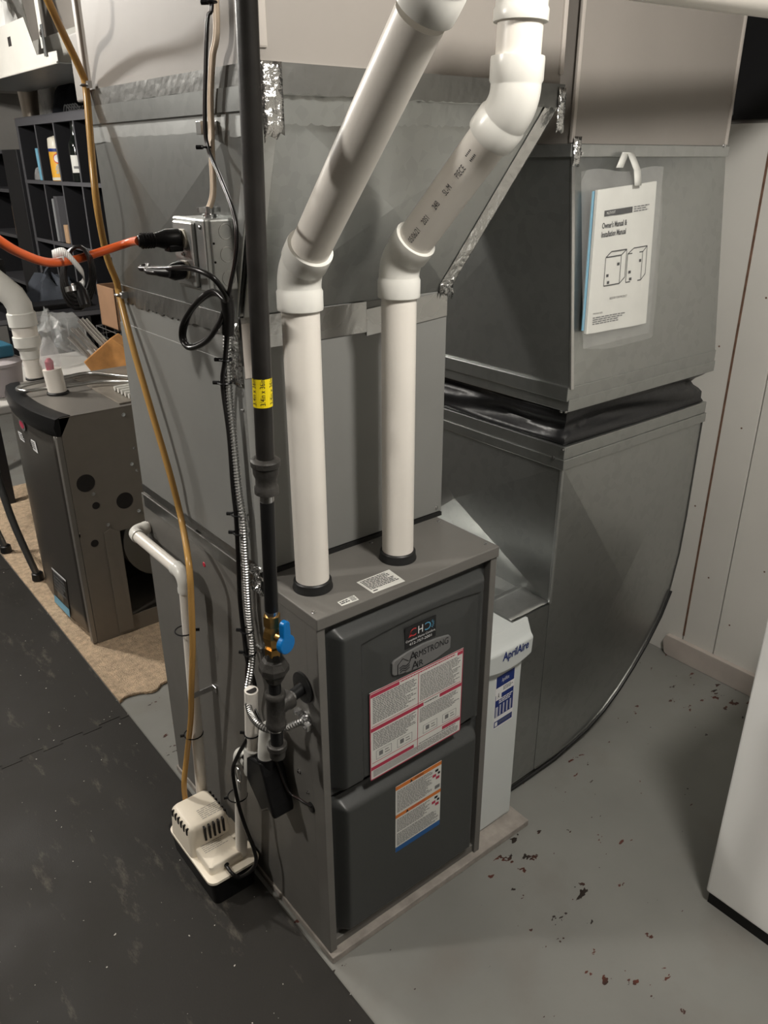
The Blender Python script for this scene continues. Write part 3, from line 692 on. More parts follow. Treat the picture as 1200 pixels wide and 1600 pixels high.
strip('foil_tape', RU, (URX0-.004, TY0-.008, UZ1-.03), (URX0+.02, TY0-.008, UZ1-.03), (0, 0, 1), .055, (0, -1, 0), 'foil_crinkle', 6, 8, .004)
# painted boot above it
RB = thing('return_boot_duct', 'cream painted return duct rising above the tapered galvanised return', 'duct', (1.04, .38, UZ1+.013))
b = MB().m('duct_paint'); z0 = UZ1+.0125; z1 = CEIL-.02; xa, xb, ya, yb = URX0+.001, URX1-.008, TY0+.001, RY1-.03
b.cross([(xa, ya, z0), (xb, ya, z0), (xb, ya, z1), (xa, ya, z1)], .002, .001)
b.cross([(xa, yb, z0), (xa, ya, z0), (xa, ya, z1), (xa, yb, z1)], .002, .001)
b.cross([(xb, ya, z0), (xb, yb, z0), (xb, yb, z1), (xb, ya, z1)], .002, .001)
b.cross([(xb, yb, z0), (xa, yb, z0), (xa, yb, z1), (xb, yb, z1)], .002, .001); b.build('duct_walls', RB)
for x in (xa, xb): MB().m('duct_seam').box((x-.004, ya-.004, z0+.001), (x+.006, ya+.004, z1)).build('corner_seam', RB, bevel=.002)
# dark pipe behind the boot against the wall
hc_ = U(1146, 160, y=.30); b = MB().m('black_plastic').tube(catmull([hc_+V((.004, .02, -.002)), hc_+V((.03, .06, -.015)), hc_+V((.05, .12, .03)), hc_+V((.055, .13, .12)), V((hc_.x+.055, .43, CEIL-.06)), V((hc_.x+.055, .43, CEIL-.01))], 6), .034, n=20)
HP = b.build('drain_pipe', smooth=50); tag(HP, 'black plastic pipe bending up to the ceiling behind the painted return duct', 'pipe')
MB().m('tube_grey').lathe(hc_, (-.35, -1, .1), [(-.02, .036), (.012, .036), (.015, .033)], n=28).build('end_cap', HP, smooth=35)

# ------------------------------------------------------------------ bagged manual hanging on the return
MY = lambda z: RY0+(TY0-RY0)*(z-UZ0)/(UZ1-UZ0)
def my(u, v, off):
    p = U(u, v, y=.13)
    for _ in range(4): p = U(u, v, y=MY(p.z)-off-.007)
    return p
mn = thing('owners_manual', "white owner's manual in a clear plastic bag hung on the return duct", 'manual', my(965, 540, .01))
q = [my(933, 297, .022), my(1027, 283, .022), my(1010, 505, .016), my(915, 522, .016)]
fn = bilin(*q, (0, -.00035, 0)); b = MB().m('paper')
ns = 36
def bookf(s, t): 
    p = fn(s, t, 0); return p+V((0, -.006*math.sin(math.pi*min(1, s*1.2))*.6-.002*math.sin(s*9+1), 0))
b.sheet(lambda s, t: bookf(s, 1-t), ns, 6); b.sheet(lambda s, t: bookf(s, t)+V((0, .006, 0)), ns, 6)
per = [(i/ns, 0) for i in range(ns+1)]+[(1, j/6) for j in range(1, 7)]+[(i/ns, 1) for i in range(ns-1, -1, -1)]+[(0, j/6) for j in range(5, 0, -1)]
for (s0, t0), (s1, t1) in zip(per, per[1:]+per[:1]): b.quad(bookf(s0, t0), bookf(s1, t1), bookf(s1, t1)+V((0, .006, 0)), bookf(s0, t0)+V((0, .006, 0)))
bk = b.build('booklet', mn, smooth=40)
pf = lambda s, t, k=1.0: bookf(s, t)+V((0, -.0009*k, 0))
pt = lambda x, y: pf(x, 1-y, 1)
b = MB().m('ink')
b.quad(pf(.12, .185), pf(.58, .185), pf(.58, .145), pf(.12, .145))
b.text("Owner's Manual &", pt, .038, .10, .735, maxw=.72, bold=.025); b.text('Installation Manual', pt, .038, .10, .675, maxw=.76, bold=.025)
def line(x0, y0, x1, y1, w=.004):
    d = V((x1-x0, y1-y0, 0)); n_ = V((-d.y, d.x, 0)).normalized()*w
    b.quad(pf(x0+n_.x, y0+n_.y), pf(x0-n_.x, y0-n_.y), pf(x1-n_.x, y1-n_.y), pf(x1+n_.x, y1+n_.y))
for ox in (.20, .56):
    A = [(ox, .47), (ox+.26, .47), (ox+.26, .67), (ox, .67)]
    for i in range(4): line(*A[i], *A[(i+1) % 4])
    for a_, c_ in [(A[0], (ox+.09, .435)), ((ox+.09, .435), (ox+.34, .435)), ((ox+.34, .435), A[1]), ((ox+.34, .435), (ox+.34, .63)), ((ox+.34, .63), A[2])]: line(*a_, *c_)
    for (xx, yy) in [(.03, .59), (.05, .64), (.2, .52)]: b.quad(pf(ox+xx, yy+.02), pf(ox+xx+.04, yy+.02), pf(ox+xx+.04, yy), pf(ox+xx, yy))
b.text('REGISTER YOUR PRODUCT', pt, .016, .32, .225, maxw=.48); b.text('IMPORTANT NOTE:', pt, .012, .07, .135, maxw=.26)
fine(b, pf, .07, .885, .60, .945, 4, 'ink_grey', k=1.0, words=9)
fine(b, pf, .60, .145, .88, .19, 3, 'ink_grey', k=1.0, words=5)
b.m('paper').text('MULTI-POSITION UNIT', lambda x, y: pf(x, 1-y, 2), .018, .15, .828, maxw=.40)
b.build('cover_print', bk)
b = MB().m('light_blue').prism([my(927, 299, .014), my(934, 298, .014), my(917, 515, .010), my(910, 517, .010)], (0, .003, 0)); b.build('blue_leaflet', mn)
bag = [my(908, 268, .012), my(1037, 262, .012), my(1014, 520, .010), my(911, 545, .010)]
fb_ = bilin(*bag, (0, 0, 0)); rs = random.Random(9)
def bagf(front):
    def f(s, t):
        e = 4*s*(1-s); d = -.036*min(1, e*1.9)*min(1, 4*(1-t)*1.2) if front else .0
        return fb_(s, 1-t)+V((0, d-(.003*rs.random() if front and 0 < s < 1 and 0 < t < 1 else 0), .004*math.sin(9*s) if t == 1 else 0))
    return f
b = MB().m('bag_film').sheet(bagf(True), 16, 20); b.sheet(bagf(False), 16, 20); b.build('plastic_bag', mn, smooth=60)
s0 = [my(968, 262, .018), my(978, 238, .008), my(986, 240, .010), my(996, 266, .030), my(997, 290, .034)]
b = MB().m('paper')
for a_, c_ in zip(s0[:-1], s0[1:]): b.quad(a_+V((-.012, 0, 0)), a_+V((.012, 0, 0)), c_+V((.012, 0, 0)), c_+V((-.012, 0, 0)))
b.build('hanging_strap', mn, smooth=50, solid=.0006)

# ------------------------------------------------------------------ filter cabinet
FC = thing('air_filter_cabinet', 'slim white air filter cabinet with handle door between furnace and return elbow', 'filter cabinet', (.52, .36, PADZ))
FX0 = W+.003; FX1 = .585; FYF = .034
b = MB().m('filter_white').box((FX0, FYF+.004, PADZ+.001), (FX1, .70, .567)); b.build('body', FC, bevel=.002)
b = MB().m('galvanised').box((FX1+.0005, FYF+.03, PADZ+.004), (.5995, .68, .56)); b.build('duct_collar', FC, bevel=.001)
fd = MB().m('filter_white').prism([(FX0+.004, FYF, PADZ+.008), (FX1-.004, FYF, PADZ+.012), (FX1-.003, FYF, .50), (FX0+.004, FYF, .50)], (0, .004, 0)).build('door_panel', FC, bevel=.001)
def capf(s, t):   # t 0 top .. 1 bottom ; profile curving out
    x = FX0+.001+(FX1+.012-FX0)*s; z = .592-.084*t-(.010*(1-4*(s-.5)**2)*(t > .9)) + .0
    if t < .35: y = FYF+.006-.012*(t/.35)
    else: y = FYF-.006-.009*sstep(.35, .5, t)+.004*(t-.5)
    return V((x, y-.004*(1-(2*s-1)**2), z))
b = MB().m('filter_white'); b.sheet(lambda s, t: capf(s, 1-t), 16, 20)
# underside and sides of the handle
b.quad(*[capf(i/16, 1) for i in range(17)], V((FX1+.012, FYF, .508)), V((FX0+.001, FYF, .508)))
for s in (0, 1): b.quad(*[capf(s, j/20) for j in range(21)], V((capf(s, 1).x, FYF+.004, .508)), V((capf(s, 0).x, FYF+.012, .592)))
b.quad(*[capf(i/16, 0) for i in range(17)], V((FX1+.012, FYF+.012, .592)), V((FX0+.001, FYF+.012, .592)))
hd = b.build('handle', FC, smooth=45)
ct = lambda x, y: capf(x, 1-y)+V((0, -.0012, 0))
MB().m('navy').text('AprilAire', ct, .26, .34, .26, maxw=.56, bold=.02).build('lettering', hd)
b = MB(); fn = bilin(*[U(u_, v_, y=FYF) for u_, v_ in ((776, 1059), (804, 1042), (799, 1120), (771, 1138))], (0, 0, 0)); lf = onface(fn, FYF-.0004)
b.m('sticker_white').prism([lf(-.03, -.01, 1), lf(1.03, -.01, 1), lf(1.03, 1.03, 1), lf(-.03, 1.03, 1)], (0, .0012, 0))
rect(b, lf, 0, 0, 1, .22, m='navy'); rect(b, lf, 0, .36, 1, .80, m='navy'); rect(b, lf, 0, .88, 1, 1, m='navy')
rect(b, lf, .02, .30, .32, .46, m='sticker_white', k=3)
b.m('ink').text('A', lambda x, y: lf(x, 1-y, 4), .11, .10, .57)
b.m('sticker_white').text('AprilAire', lambda x, y: lf(x, 1-y, 3), .075, .5, .86, 'c', maxw=.74)
fine(b, lf, .20, .45, .96, .56, 3, 'sticker_white', k=3, words=5)
for i in range(8):
    for j in range(4): rect(b, lf, .25+.19*j, .585+.026*i, .33+.19*j, .60+.026*i, m='sticker_white', k=3)
    rect(b, lf, .04, .60+.025*i, .17, .615+.025*i, m='sticker_white', k=3)
fine(b, lf, .40, .245, .95, .33, 3, 'ink_grey', k=2, words=5); fine(b, lf, .25, .91, .95, .97, 2, 'ink_grey', k=3, words=7); rect(b, lf, .04, .90, .18, .98, m='sticker_white', k=3)
b.build('rating_label', fd)

# ------------------------------------------------------------------ PVC pipework
def unit(v): return V(v).normalized()
def elbow(parent, p, d1, d2, r, name='elbow', m='pvc_fitting', hub=.034, reach=None):
    d1 = unit(d1); d2 = unit(d2); ang = d1.angle(d2); R = r*1.75; a = R*math.tan(ang/2)
    A = V(p)-d1*a; B = V(p)+d2*a
    nn = d1.cross(d2).normalized(); cdir = nn.cross(d1).normalized(); cc = A+cdir*R
    pts = []; rr = []
    ro = r*1.2; ri = r*1.13
    pts += [A-d1*hub, A-d1*(hub-.003), A-d1*.006, A-d1*.002]; rr += [ro*.985, ro, ro, ri]
    n = 10
    for i in range(n+1):
        w = ang*i/n; pts.append(cc+(Matrix.Rotation(w, 3, nn)@(A-cc))); rr.append(ri)
    pts += [B+d2*.002, B+d2*.006, B+d2*(hub-.003), B+d2*hub]; rr += [ri, ro, ro, ro*.985]
    MB().m(m).tube(pts, rr, n=32).build(name, parent, smooth=40)
    return A-d1*hub*.5, B+d2*hub*.5
def pipe(parent, a, b_, r, name='pipe', m='pvc'):
    return MB().m(m).tube([a, V(a).lerp(V(b_), .5), b_], r, n=32).build(name, parent, smooth=40)
PR = .0302
V1 = thing('exhaust_vent_pipe', 'long white PVC vent pipe leaning towards the viewer, beside the black gas pipe', 'pipe', P1)
c1 = V((.058, .095, 1.389)); d45 = V((-.0493, -.7054, .7071))
a1, b1 = elbow(V1, c1, (0, 0, 1), d45, PR)
pipe(V1, P1+V((0, 0, .002)), a1, PR)
end1 = c1+d45*.425
pipe(V1, b1, end1, PR)
elbow(V1, end1+d45*.06, d45, (-.1, -.2, 1), PR)
top1 = end1+d45*.06+unit((-.1, -.2, 1))*.05
pipe(V1, top1, top1+unit((-.1, -.2, 1))*(CEIL-.003-top1.z)/unit((-.1, -.2, 1)).z, PR)
V2 = thing('intake_vent_pipe', 'white printed PVC vent pipe with two elbows turning right under the ceiling', 'pipe', P2)
c2 = V((.251, .087, 1.390)); e45 = V((.0493, -.7054, .7071))
a2, b2 = elbow(V2, c2, (0, 0, 1), e45, PR)
pipe(V2, P2+V((0, 0, .002)), a2, PR)
c3 = c2+e45*.318
e0_, e1_ = elbow(V2, c3, e45, (.02, 0, 1), PR)
seg = pipe(V2, b2, e0_, PR)
c4 = c3+V((.004, 0, .165))
f0, f1 = elbow(V2, c4, (.02, 0, 1), (1, .05, .04), PR, name='elbow', m='pvc_fitting', hub=.02)
pipe(V2, e1_, f0, PR)
hd_ = unit((1, .05, .04)); pipe(V2, f1, f1+hd_*((WALLX+.010-f1.x)/hd_.x), PR)
# dot-matrix print along the leaning piece
axd = unit(e45); view = (CAM-(b2+e0_)/2); view = (view-axd*view.dot(axd)).normalized(); side = axd.cross(view)
def onpipe(x, y):   # x along the pipe, y around it
    an = y/PR+.25; return b2+axd*(x)+(view*math.cos(an)-side*math.sin(an)*-1*-1)*(PR+.0004)
b = MB().m('pvc_print')
sgn = 1
L0 = (e0_-b2).length
xs = [.035, .064, .090, .112, .135]
for s_, x_ in zip(['05/06/21', '20S1', '24B', 'SL-M', 'PIECE'], [.026, .066, .098, .127, .160]): b.text(s_, lambda x, y: onpipe(x, y), .0092, x_, -.006, wscale=.62)
for k in range(5): b.quad(onpipe(.192+.0026*k, -.006), onpipe(.1935+.0026*k, -.006), onpipe(.1935+.0026*k, .006), onpipe(.192+.0026*k, .006))
b.build('printed_code', seg)

# ------------------------------------------------------------------ gas line
G = thing('gas_pipe', 'black iron gas pipe with blue-handled valve running down into the furnace side', 'gas pipe', (-.07, .035, .55))
def gp(z): t = (z-.555)/(1.711-.555); return V((-.07, .040-.057*t, z))
gd = (gp(1.7)-gp(.6)).normalized()
b = MB().m('black_iron').tube([gp(1.128), gp(1.5), gp(CEIL-.004)], .0138, n=20); up_pipe = b.build('upper_pipe', G, smooth=40)
fnp = lambda a, z: gp(z)+V((math.cos(a), math.sin(a), 0))*.0142
b = MB().m('yellow_sticker'); b.sheet(lambda s, t: fnp(s*2*math.pi, 1.222+.042*t), 28, 2); 
va = math.atan2(CAM.y-.01, CAM.x+.07)
for k in (-1, 0, 1):
    b.m('ink').text('3/4in x 36in', lambda x, y: gp(1.225+x)+V((math.cos(va-y/.0142+k*1.0), math.sin(va-y/.0142+k*1.0), 0))*.01455, .0072, .001, -.0036, maxw=.038)
b.build('size_sticker', up_pipe)
b = MB().m('zinc').tube([gp(1.128), gp(1.146)], .0135, n=20); b.build('thread', G, smooth=40)
b = MB().m('malleable_iron').lathe(gp(1.082), gd, [(0, .0155), (.002, .0185), (.012, .0185), (.015, .0165), (.026, .0165), (.034, .0195), (.044, .0200), (.047, .0225), (.055, .0225), (.058, .0195), (.059, .014)], n=28); b.build('reducer_coupling', G, smooth=35)
b = MB().m('black_pipe').tube([gp(.872), gp(1.07)], .0112, n=20); b.build('lower_pipe', G, smooth=40)
b = MB().m('zinc').tube([gp(1.068), gp(1.084)], .0108, n=20); b.build('thread', G, smooth=40)
b = MB().m('zinc').tube([gp(.860), gp(.874)], .0108, n=20); b.build('thread', G, smooth=40)
vb = MB().m('brass').lathe(gp(.785), gd, [(0, .0145), (.014, .0145), (.0145, .0118), (.025, .0145), (.037, .017), (.049, .0145), (.058, .0118), (.0585, .0145), (.078, .0145)], n=6, rot=.3); valve = vb.build('valve_body', G)
hdir = (V((CAM.x, CAM.y, .83))-gp(.83)); hdir = V((.25, -1, 0)).normalized()
MB().m('brass').lathe(gp(.825), hdir, [(0, .009), (.022, .009), (.022, .006), (.027, .006)], n=14).build('valve_stem', valve, smooth=35)
hc = gp(.823)+hdir*.024; sd = V((hdir.y, -hdir.x, 0))*-1; uz = V((0, 0, 1))
out = []
for i in range(25):
    a = math.radians(-240+i*300/24); out.append((.0165*math.cos(a), .0175*math.sin(a)-.004))
out = [(x, z) for x, z in out]
hpts = []
for i in range(21): a = math.radians(120+i*300/20); hpts.append((.0172*math.cos(a), .0172*math.sin(a)-.006))
hpts += [(.0085, .018), (.0075, .034), (.003, .038), (-.003, .038), (-.0075, .034), (-.0085, .018)]
MB().m('valve_blue').prism([hc+sd*x+uz*z for x, z in hpts], hdir*.011).build('valve_handle', valve, bevel=.002)
b = MB().m('malleable_iron').lathe(gp(.727), gd, [(0, .014), (.006, .017), (.016, .021), (.024, .0265), (.034, .0265), (.046, .020), (.05, .0155), (.062, .0135)], n=8, rot=.2); b.build('union', G, bevel=.001)
b = MB().m('black_pipe').tube([gp(.700), gp(.73)], .0112, n=18); b.build('nipple', G, smooth=40)
tz = .665
b = MB().m('malleable_iron').lathe(gp(.627), gd, [(0, .0165), (.003, .0185), (.010, .0185), (.013, .0165), (.064, .0165), (.067, .0185), (.074, .0185), (.077, .0165)], n=24)
tcen = gp(tz+.002); hv = (V((0, hole.y, hole.z))-tcen).normalized()
b.lathe(tcen, hv, [(.0, .0155), (.022, .0160), (.026, .0185), (.034, .0185), (.036, .012)], n=24); b.build('tee', G, smooth=35)
MB().m('zinc').tube([tcen+hv*.034, tcen+hv*.042], .0112, n=18).build('thread', G, smooth=40)
MB().m('black_pipe').tube([tcen+hv*.041, V((-.0005, hole.y, hole.z))], .0112, n=18).build('branch_pipe', G, smooth=40)
MB().m('zinc').tube([gp(.618), gp(.63)], .0112, n=18).build('thread', G, smooth=40)
MB().m('black_pipe').tube([gp(.585), gp(.619)], .0115, n=18).build('drip_leg', G, smooth=40)
b = MB().m('malleable_iron').lathe(gp(.556), gd, [(0, .008), (.002, .014), (.02, .0155), (.022, .018), (.031, .018), (.033, .0155)], n=24); b.build('end_cap', G, smooth=35)

# ------------------------------------------------------------------ outlet box on the transition duct
BX = -.056; BY0 = .165; BY1 = .268; BZ0 = 1.362; BZ1 = 1.466
J = thing('outlet_box', 'square galvanised outlet box with two receptacles screwed to the transition duct', 'outlet box', (-.03, (BY0+BY1)/2, BZ0))
b = MB().m('galvanised_dull').box((BX+.006, BY0, BZ0), (-.008, BY1, BZ1)); b.build('box_body', J, bevel=.003)
cv = MB().m('galvanised_dull').box((BX-.004, BY0-.001, BZ0-.001), (BX+.006, BY1+.001, BZ1+.001))
cv.box((BX-.011, BY0+.026, BZ0+.004), (BX-.003, BY1-.012, BZ1-.004)); cover = cv.build('cover_plate', J, bevel=.003)
for (y_, z_) in [(BY0+.010, BZ1-.010), (BY1-.006, BZ0+.012)]: screw(J, (BX-.004, y_, z_), (-1, 0, 0), .0035)
RYc = (BY0+BY1)/2+.007
for zc in (1.437, 1.391):
    pts = []
    for i in range(20):
        a = 2*math.pi*i/20; pts.append((BX-.010, RYc+.0165*math.cos(a), zc+max(-.0135, min(.0135, .0165*math.sin(a)))))
    MB().m('ivory').prism(pts, (-.004, 0, 0)).build('receptacle', J, bevel=.0008)
screw(J, (BX-.011, RYc, 1.414), (-1, 0, 0), .003)
for zc in (1.448, 1.415, 1.38): MB().m('steel').tube([V((-.024+.011*math.cos(2*math.pi*i/20), BY0-.0003, zc+.011*math.sin(2*math.pi*i/20))) for i in range(20)], .0007, n=5, closed=True).build('knockout', J)
for zc in (1.432, 1.405): MB().m('slot_dark').lathe((-.045, BY0+.0006, zc), (0, -1, 0), [(0, .0018), (.001, .0018)], n=10).build('screw_hole', J)
cc_ = V((-.028, .205, BZ1))
b = MB().m('zinc').lathe(cc_, (0, 0, 1), [(0, .011), (.005, .011), (.006, .008), (.016, .008)], n=16); b.box((cc_.x-.018, cc_.y-.004, BZ1+.008), (cc_.x+.018, cc_.y+.004, BZ1+.015)); b.build('cable_clamp', J, smooth=35)

# orange extension cord with plug
EC = thing('extension_cord', 'orange extension cord sagging across to a black plug in the outlet box', 'cord', (-.3, .5, 1.3))
pz = 1.437; plug0 = V((BX-.0142, RYc, pz))
pdir = V((-1, .22, -.02)).normalized()
b = MB().m('black_plastic').tube([plug0, plug0+pdir*.004, plug0+pdir*.022, plug0+pdir*.030, plug0+pdir*.036, plug0+pdir*.060, plug0+pdir*.064], [.0135, .0150, .0150, .0125, .0105, .0095, .0085], n=16); b.box(plug0+V((-.024, -.010, -.018)), plug0+V((-.001, .010, -.008))); b.build('plug', EC, smooth=40, bevel=.0015)
for k in range(5): MB().m('black_plastic').tube([plug0+pdir*(.042+.004*k)+V((0, .0108*math.cos(a), .0108*math.sin(a))) for a in [2*math.pi*i/14 for i in range(14)]], .0011, n=5, closed=True).build('strain_rib', EC, smooth=40)
def rayp(u, v, dist):
    r = RT*((u-600)/F_PX)+UP*((800-v)/F_PX)+fw; return CAM+r*dist
pe = plug0+pdir*.062
cordp = [pe, rayp(205, 378, 1.33), rayp(150, 396, 1.33), rayp(112, 407, 1.30), rayp(75, 410, 1.24), rayp(35, 397, 1.15), rayp(0, 377, 1.06), rayp(-60, 330, .98), rayp(-160, 250, .95)]
cordp += [V((-1.25, .35, 1.75)), V((-1.3, .6, 2.0)), V((-1.3, .65, CEIL-.01))]
b = MB().m('orange_cord').tube(catmull(cordp, 10), .0068, n=14); b.build('cable', EC, smooth=60)
# white hook tape and black hank tied to the cord
ck = rayp(100, 402, 1.29)
b = MB().m('white_bag')
rb = catmull([rayp(82, 398, 1.27), rayp(100, 394, 1.255), rayp(118, 412, 1.26), rayp(131, 430, 1.28), rayp(128, 445, 1.30), rayp(112, 450, 1.30)], 6)
wv = (rayp(100, 440, 1.29)-rayp(96, 410, 1.29)).normalized()*.007
for a_, c_ in zip(rb[:-1], rb[1:]): b.quad(a_-wv, a_+wv, c_+wv, c_-wv)
b.sheet(lambda s, t: rayp(88+12*s, 398+18*t, 1.285-.012*math.sin(math.pi*t)), 4, 8)
b.build('white_tie_strap', EC, smooth=60, solid=.0012)
for k in range(4):
    lp = []
    for i in range(18):
        a = 2*math.pi*i/18; lp.append(rayp(122+(20+2*k)*math.cos(a), 425+(40+3*k)*math.sin(a)+3*k, 1.31+.006*k+.01*math.sin(a)))
    MB().m('black_cord').tube(lp, .0032, n=8, closed=True).build('black_loop', EC, smooth=60)
b = MB().m('black_plastic').tube([rayp(118, 445, 1.30), rayp(128, 458, 1.30), rayp(134, 478, 1.30)], [.008, .011, .009], n=12); b.build('black_connector', EC, smooth=50)
MB().m('steel').lathe(rayp(112, 452, 1.295), (0, .3, 1), [(-.004, .010), (.004, .010)], n=16).build('steel_ring', EC, smooth=35)

# ------------------------------------------------------------------ cables on the left face
def onx(u, v, x): return U(u, v, x=x)
RX_ = thing('house_wiring_cable', 'flat cream cable strapped to the duct and clamped into the outlet box top', 'cable', cc_+V((0, 0, .02)))
pts = [V((-.028, .205, BZ1+.012)), onx(333, 300, -.026), onx(331, 240, -.022), onx(330, 200, -.014), onx(329, 150, -.014), onx(332, 90, -.016), onx(338, 20, -.018)]
tp = pts[-1]; pts += [V((tp.x, tp.y, tp.z+.2)), V((tp.x, tp.y, CEIL-.006))]
b = MB().m('romex'); cp = catmull(pts, 8)
for o_ in (-.0026, .0026): b.tube([p+V((0, o_, 0)) for p in cp], .0036, n=8)
b.build('sheath', RX_, smooth=60)
sp = onx(332, 200, -.002); b = MB().m('steel').box((-.0055, sp.y-.02, sp.z-.009), (-.0035, sp.y+.006, sp.z+.009)); b.box((-.022, sp.y+.0, sp.z-.009), (-.0205, sp.y+.014, sp.z+.009)); b.box((-.022, sp.y-.001, sp.z-.009), (-.004, sp.y+.0005, sp.z+.009)); b.box((-.022, sp.y+.013, sp.z-.009), (-.004, sp.y+.0145, sp.z+.009)); b.build('cable_strap', RX_, bevel=.0006)
screw(RX_, (-.0055, sp.y-.011, sp.z), (-1, 0, 0), .0035)

LV = thing('thermostat_wire', 'thin dark brown wire pair dropping past the outlet box to the furnace side', 'cable', (-.03, .2, .4))
lvp = [(330, -10, -.030), (324, 30, -.034), (321, 110, -.032), (320, 190, -.030), (325, 232, -.030), (345, 280, -.045), (364, 330, -.065), (370, 370, -.072), (367, 410, -.070), (359, 450, -.060), (356, 480, -.045), (353, 560, -.022), (355, 650, -.013), (365, 760, -.011), (372, 860, -.011), (377, 950, -.013), (386, 1020, -.020), (385, 1062, -.034), (393, 1095, -.040), (410, 1135, -.040), (430, 1185, -.028), (450, 1235, -.018), (470, 1250, -.012), (485, 1259, -.004)]
lp = [onx(*q) for q in lvp]
t0 = lp[0]; lp = [V((t0.x, t0.y, CEIL-.006)), V((t0.x, t0.y, t0.z+.18))]+lp
cp = catmull(lp, 6)
MB().m('brown_cord').tube([p+V((0, .0014, 0)) for p in cp], .0023, n=7).build('wire', LV, smooth=60)
MB().m('black_cord').tube([p+V((0, -.0026, 0)) for p in cp], .0021, n=7).build('wire', LV, smooth=60)
for (u, v, x) in [(322, 230, -.030), (331, 3, -.030)]: ziptie(LV, onx(u, v, x), (0, 0, 1), .006, (-.5, .6, 0))

PC = thing('pump_power_cord', 'black power cord with a hanging loop running down to the condensate pump', 'cord', (-.03, .2, .1))
p0 = V((BX-.0142, RYc, 1.391))
b = MB().m('black_plastic').tube([p0, p0+V((-.004, 0, 0)), p0+V((-.018, 0, -.002)), p0+V((-.026, 0, -.002))], [.012, .0140, .013, .009], n=14)
b.tube([p0+V((-.016, 0, -.003)), p0+V((-.030, .02, -.003)), p0+V((-.040, .045, -.002))], [.010, .007, .004], n=10); b.build('plug', PC, smooth=50, bevel=.001)
tip = onx(222, 418, -.10)
cpts = [p0+V((-.024, .006, -.004)), p0+V((-.04, .045, -.004)), tip+V((.01, 0, .002)), tip+V((-.004, -.004, -.001)), onx(255, 420, -.095), onx(295, 419, -.092), onx(330, 432, -.080), onx(350, 456, -.062)]
loop = [onx(353, 470, -.055), onx(332, 455, -.058), onx(305, 475, -.062), onx(286, 505, -.064), onx(284, 530, -.064), onx(297, 544, -.062), onx(322, 534, -.058), onx(343, 505, -.052), onx(354, 475, -.046)]
down = [onx(356, 500, -.038), onx(352, 560, -.030), onx(348, 600, -.026), onx(358, 680, -.024), onx(364, 760, -.024), onx(369, 810, -.024), onx(372, 870, -.024), onx(375, 940, -.024), onx(382, 1000, -.026), onx(386, 1030, -.028), onx(398, 1070, -.018), onx(400, 1110, -.012), onx(388, 1150, -.050), onx(372, 1180, -.062), onx(364, 1205, -.066), onx(371, 1250, -.066), onx(381, 1285, -.060), onx(396, 1325, -.052), onx(400, 1345, -.05), onx(392, 1360, -.06), onx(375, 1370, -.075), onx(362, 1364, -.092), V((-.0905, .2935, .100))]
b = MB().m('black_cord').tube(catmull(cpts+loop+down, 8), .0042, n=10); b.build('cable', PC, smooth=60)
# second turn of the loop
lp2 = [onx(354, 466, -.052), onx(330, 460, -.055), onx(302, 482, -.058), onx(290, 510, -.06), onx(289, 530, -.06), onx(300, 540, -.058), onx(325, 528, -.054), onx(346, 498, -.05), onx(356, 478, -.047)]
b = MB().m('black_cord').tube(catmull(lp2, 8), .0036, n=8); b.build('cable_turn', PC, smooth=60)
for (u, v, x, r_) in [(353, 562, -.026, .010), (351, 598, -.023, .011), (372, 803, -.021, .012), (375, 832, -.021, .012), (386, 985, -.023, .012), (390, 1020, -.025, .012)]: ziptie(PC, onx(u, v, x), (0, 0, 1), r_, (-.7, .7, 0))
b = MB().m('black_cord').tube([onx(354, 465, -.05), onx(357, 490, -.042), onx(356, 520, -.036)], .010, n=10); b.build('tape_wrap', PC, smooth=50)

# corrugated steel conduit
BXC = thing('metal_conduit', 'flexible spiral steel conduit from outlet box down to a clamp on the furnace side', 'conduit', (-.02, .15, .6))
bp = [V((-.022, .186, BZ0-.002)), onx(354, 500, -.020), onx(355, 560, -.018), onx(358, 620, -.018), onx(364, 680, -.018), onx(372, 760, -.018), onx(379, 810, -.018), onx(383, 870, -.018), onx(388, 950, -.018), onx(394, 1010, -.020), onx(393, 1040, -.026), onx(387, 1080, -.040), onx(390, 1110, -.056), onx(402, 1130, -.066), onx(422, 1141, -.058) , onx(445, 1138, -.034), onx(462, 1131, -.020), onx(476, 1126, -.008)]
dense = catmull(bp, 40); path = [dense[0]]; acc = 0; st = .0019
for a_, c_ in zip(dense[:-1], dense[1:]):
    d = (c_-a_).length; k = st-acc
    while k <= d: path.append(a_.lerp(c_, k/d)); k += st
    acc = d-(k-st)
rad = [(.0046, .0068, .0068)[i % 3] for i in range(len(path))]
MB().m('steel').tube(path, rad, n=10).build('spiral_armour', BXC, smooth=20)
q = U(480, 1124, x=0)
b = MB().m('zinc').lathe(q+V((.0005, 0, 0)), (-1, 0, 0), [(0, .017), (.004, .017), (.005, .012), (.012, .012)], n=20); b.box((-.016, q.y-.024, q.z-.006), (-.006, q.y-.012, q.z+.006)); b.box((-.016, q.y+.008, q.z+.010), (-.006, q.y+.020, q.z+.020)); b.build('conduit_clamp', BXC, smooth=35)
for yy, zz in ((-.018, .0), (.014, .015)): screw(BXC, (-.016, q.y+yy, q.z+zz), (-1, 0, 0), .004)
b = MB().m('foil_crinkle')
s1 = onx(392, 1012, -.014); b.box((-.006, s1.y-.022, s1.z-.005), (-.001, s1.y-.004, s1.z+.005)); b.build('conduit_strap', BXC)
fo = MB().m('foil_crinkle'); fc_ = onx(402, 905, -.006); fo.sheet(lambda s, t: V((-.004-.008*rnd.random(), fc_.y+.016-.032*s, fc_.z+.03-.06*t)), 7, 10); fo.build('foil_scrap', BXC, smooth=20, solid=.0003)

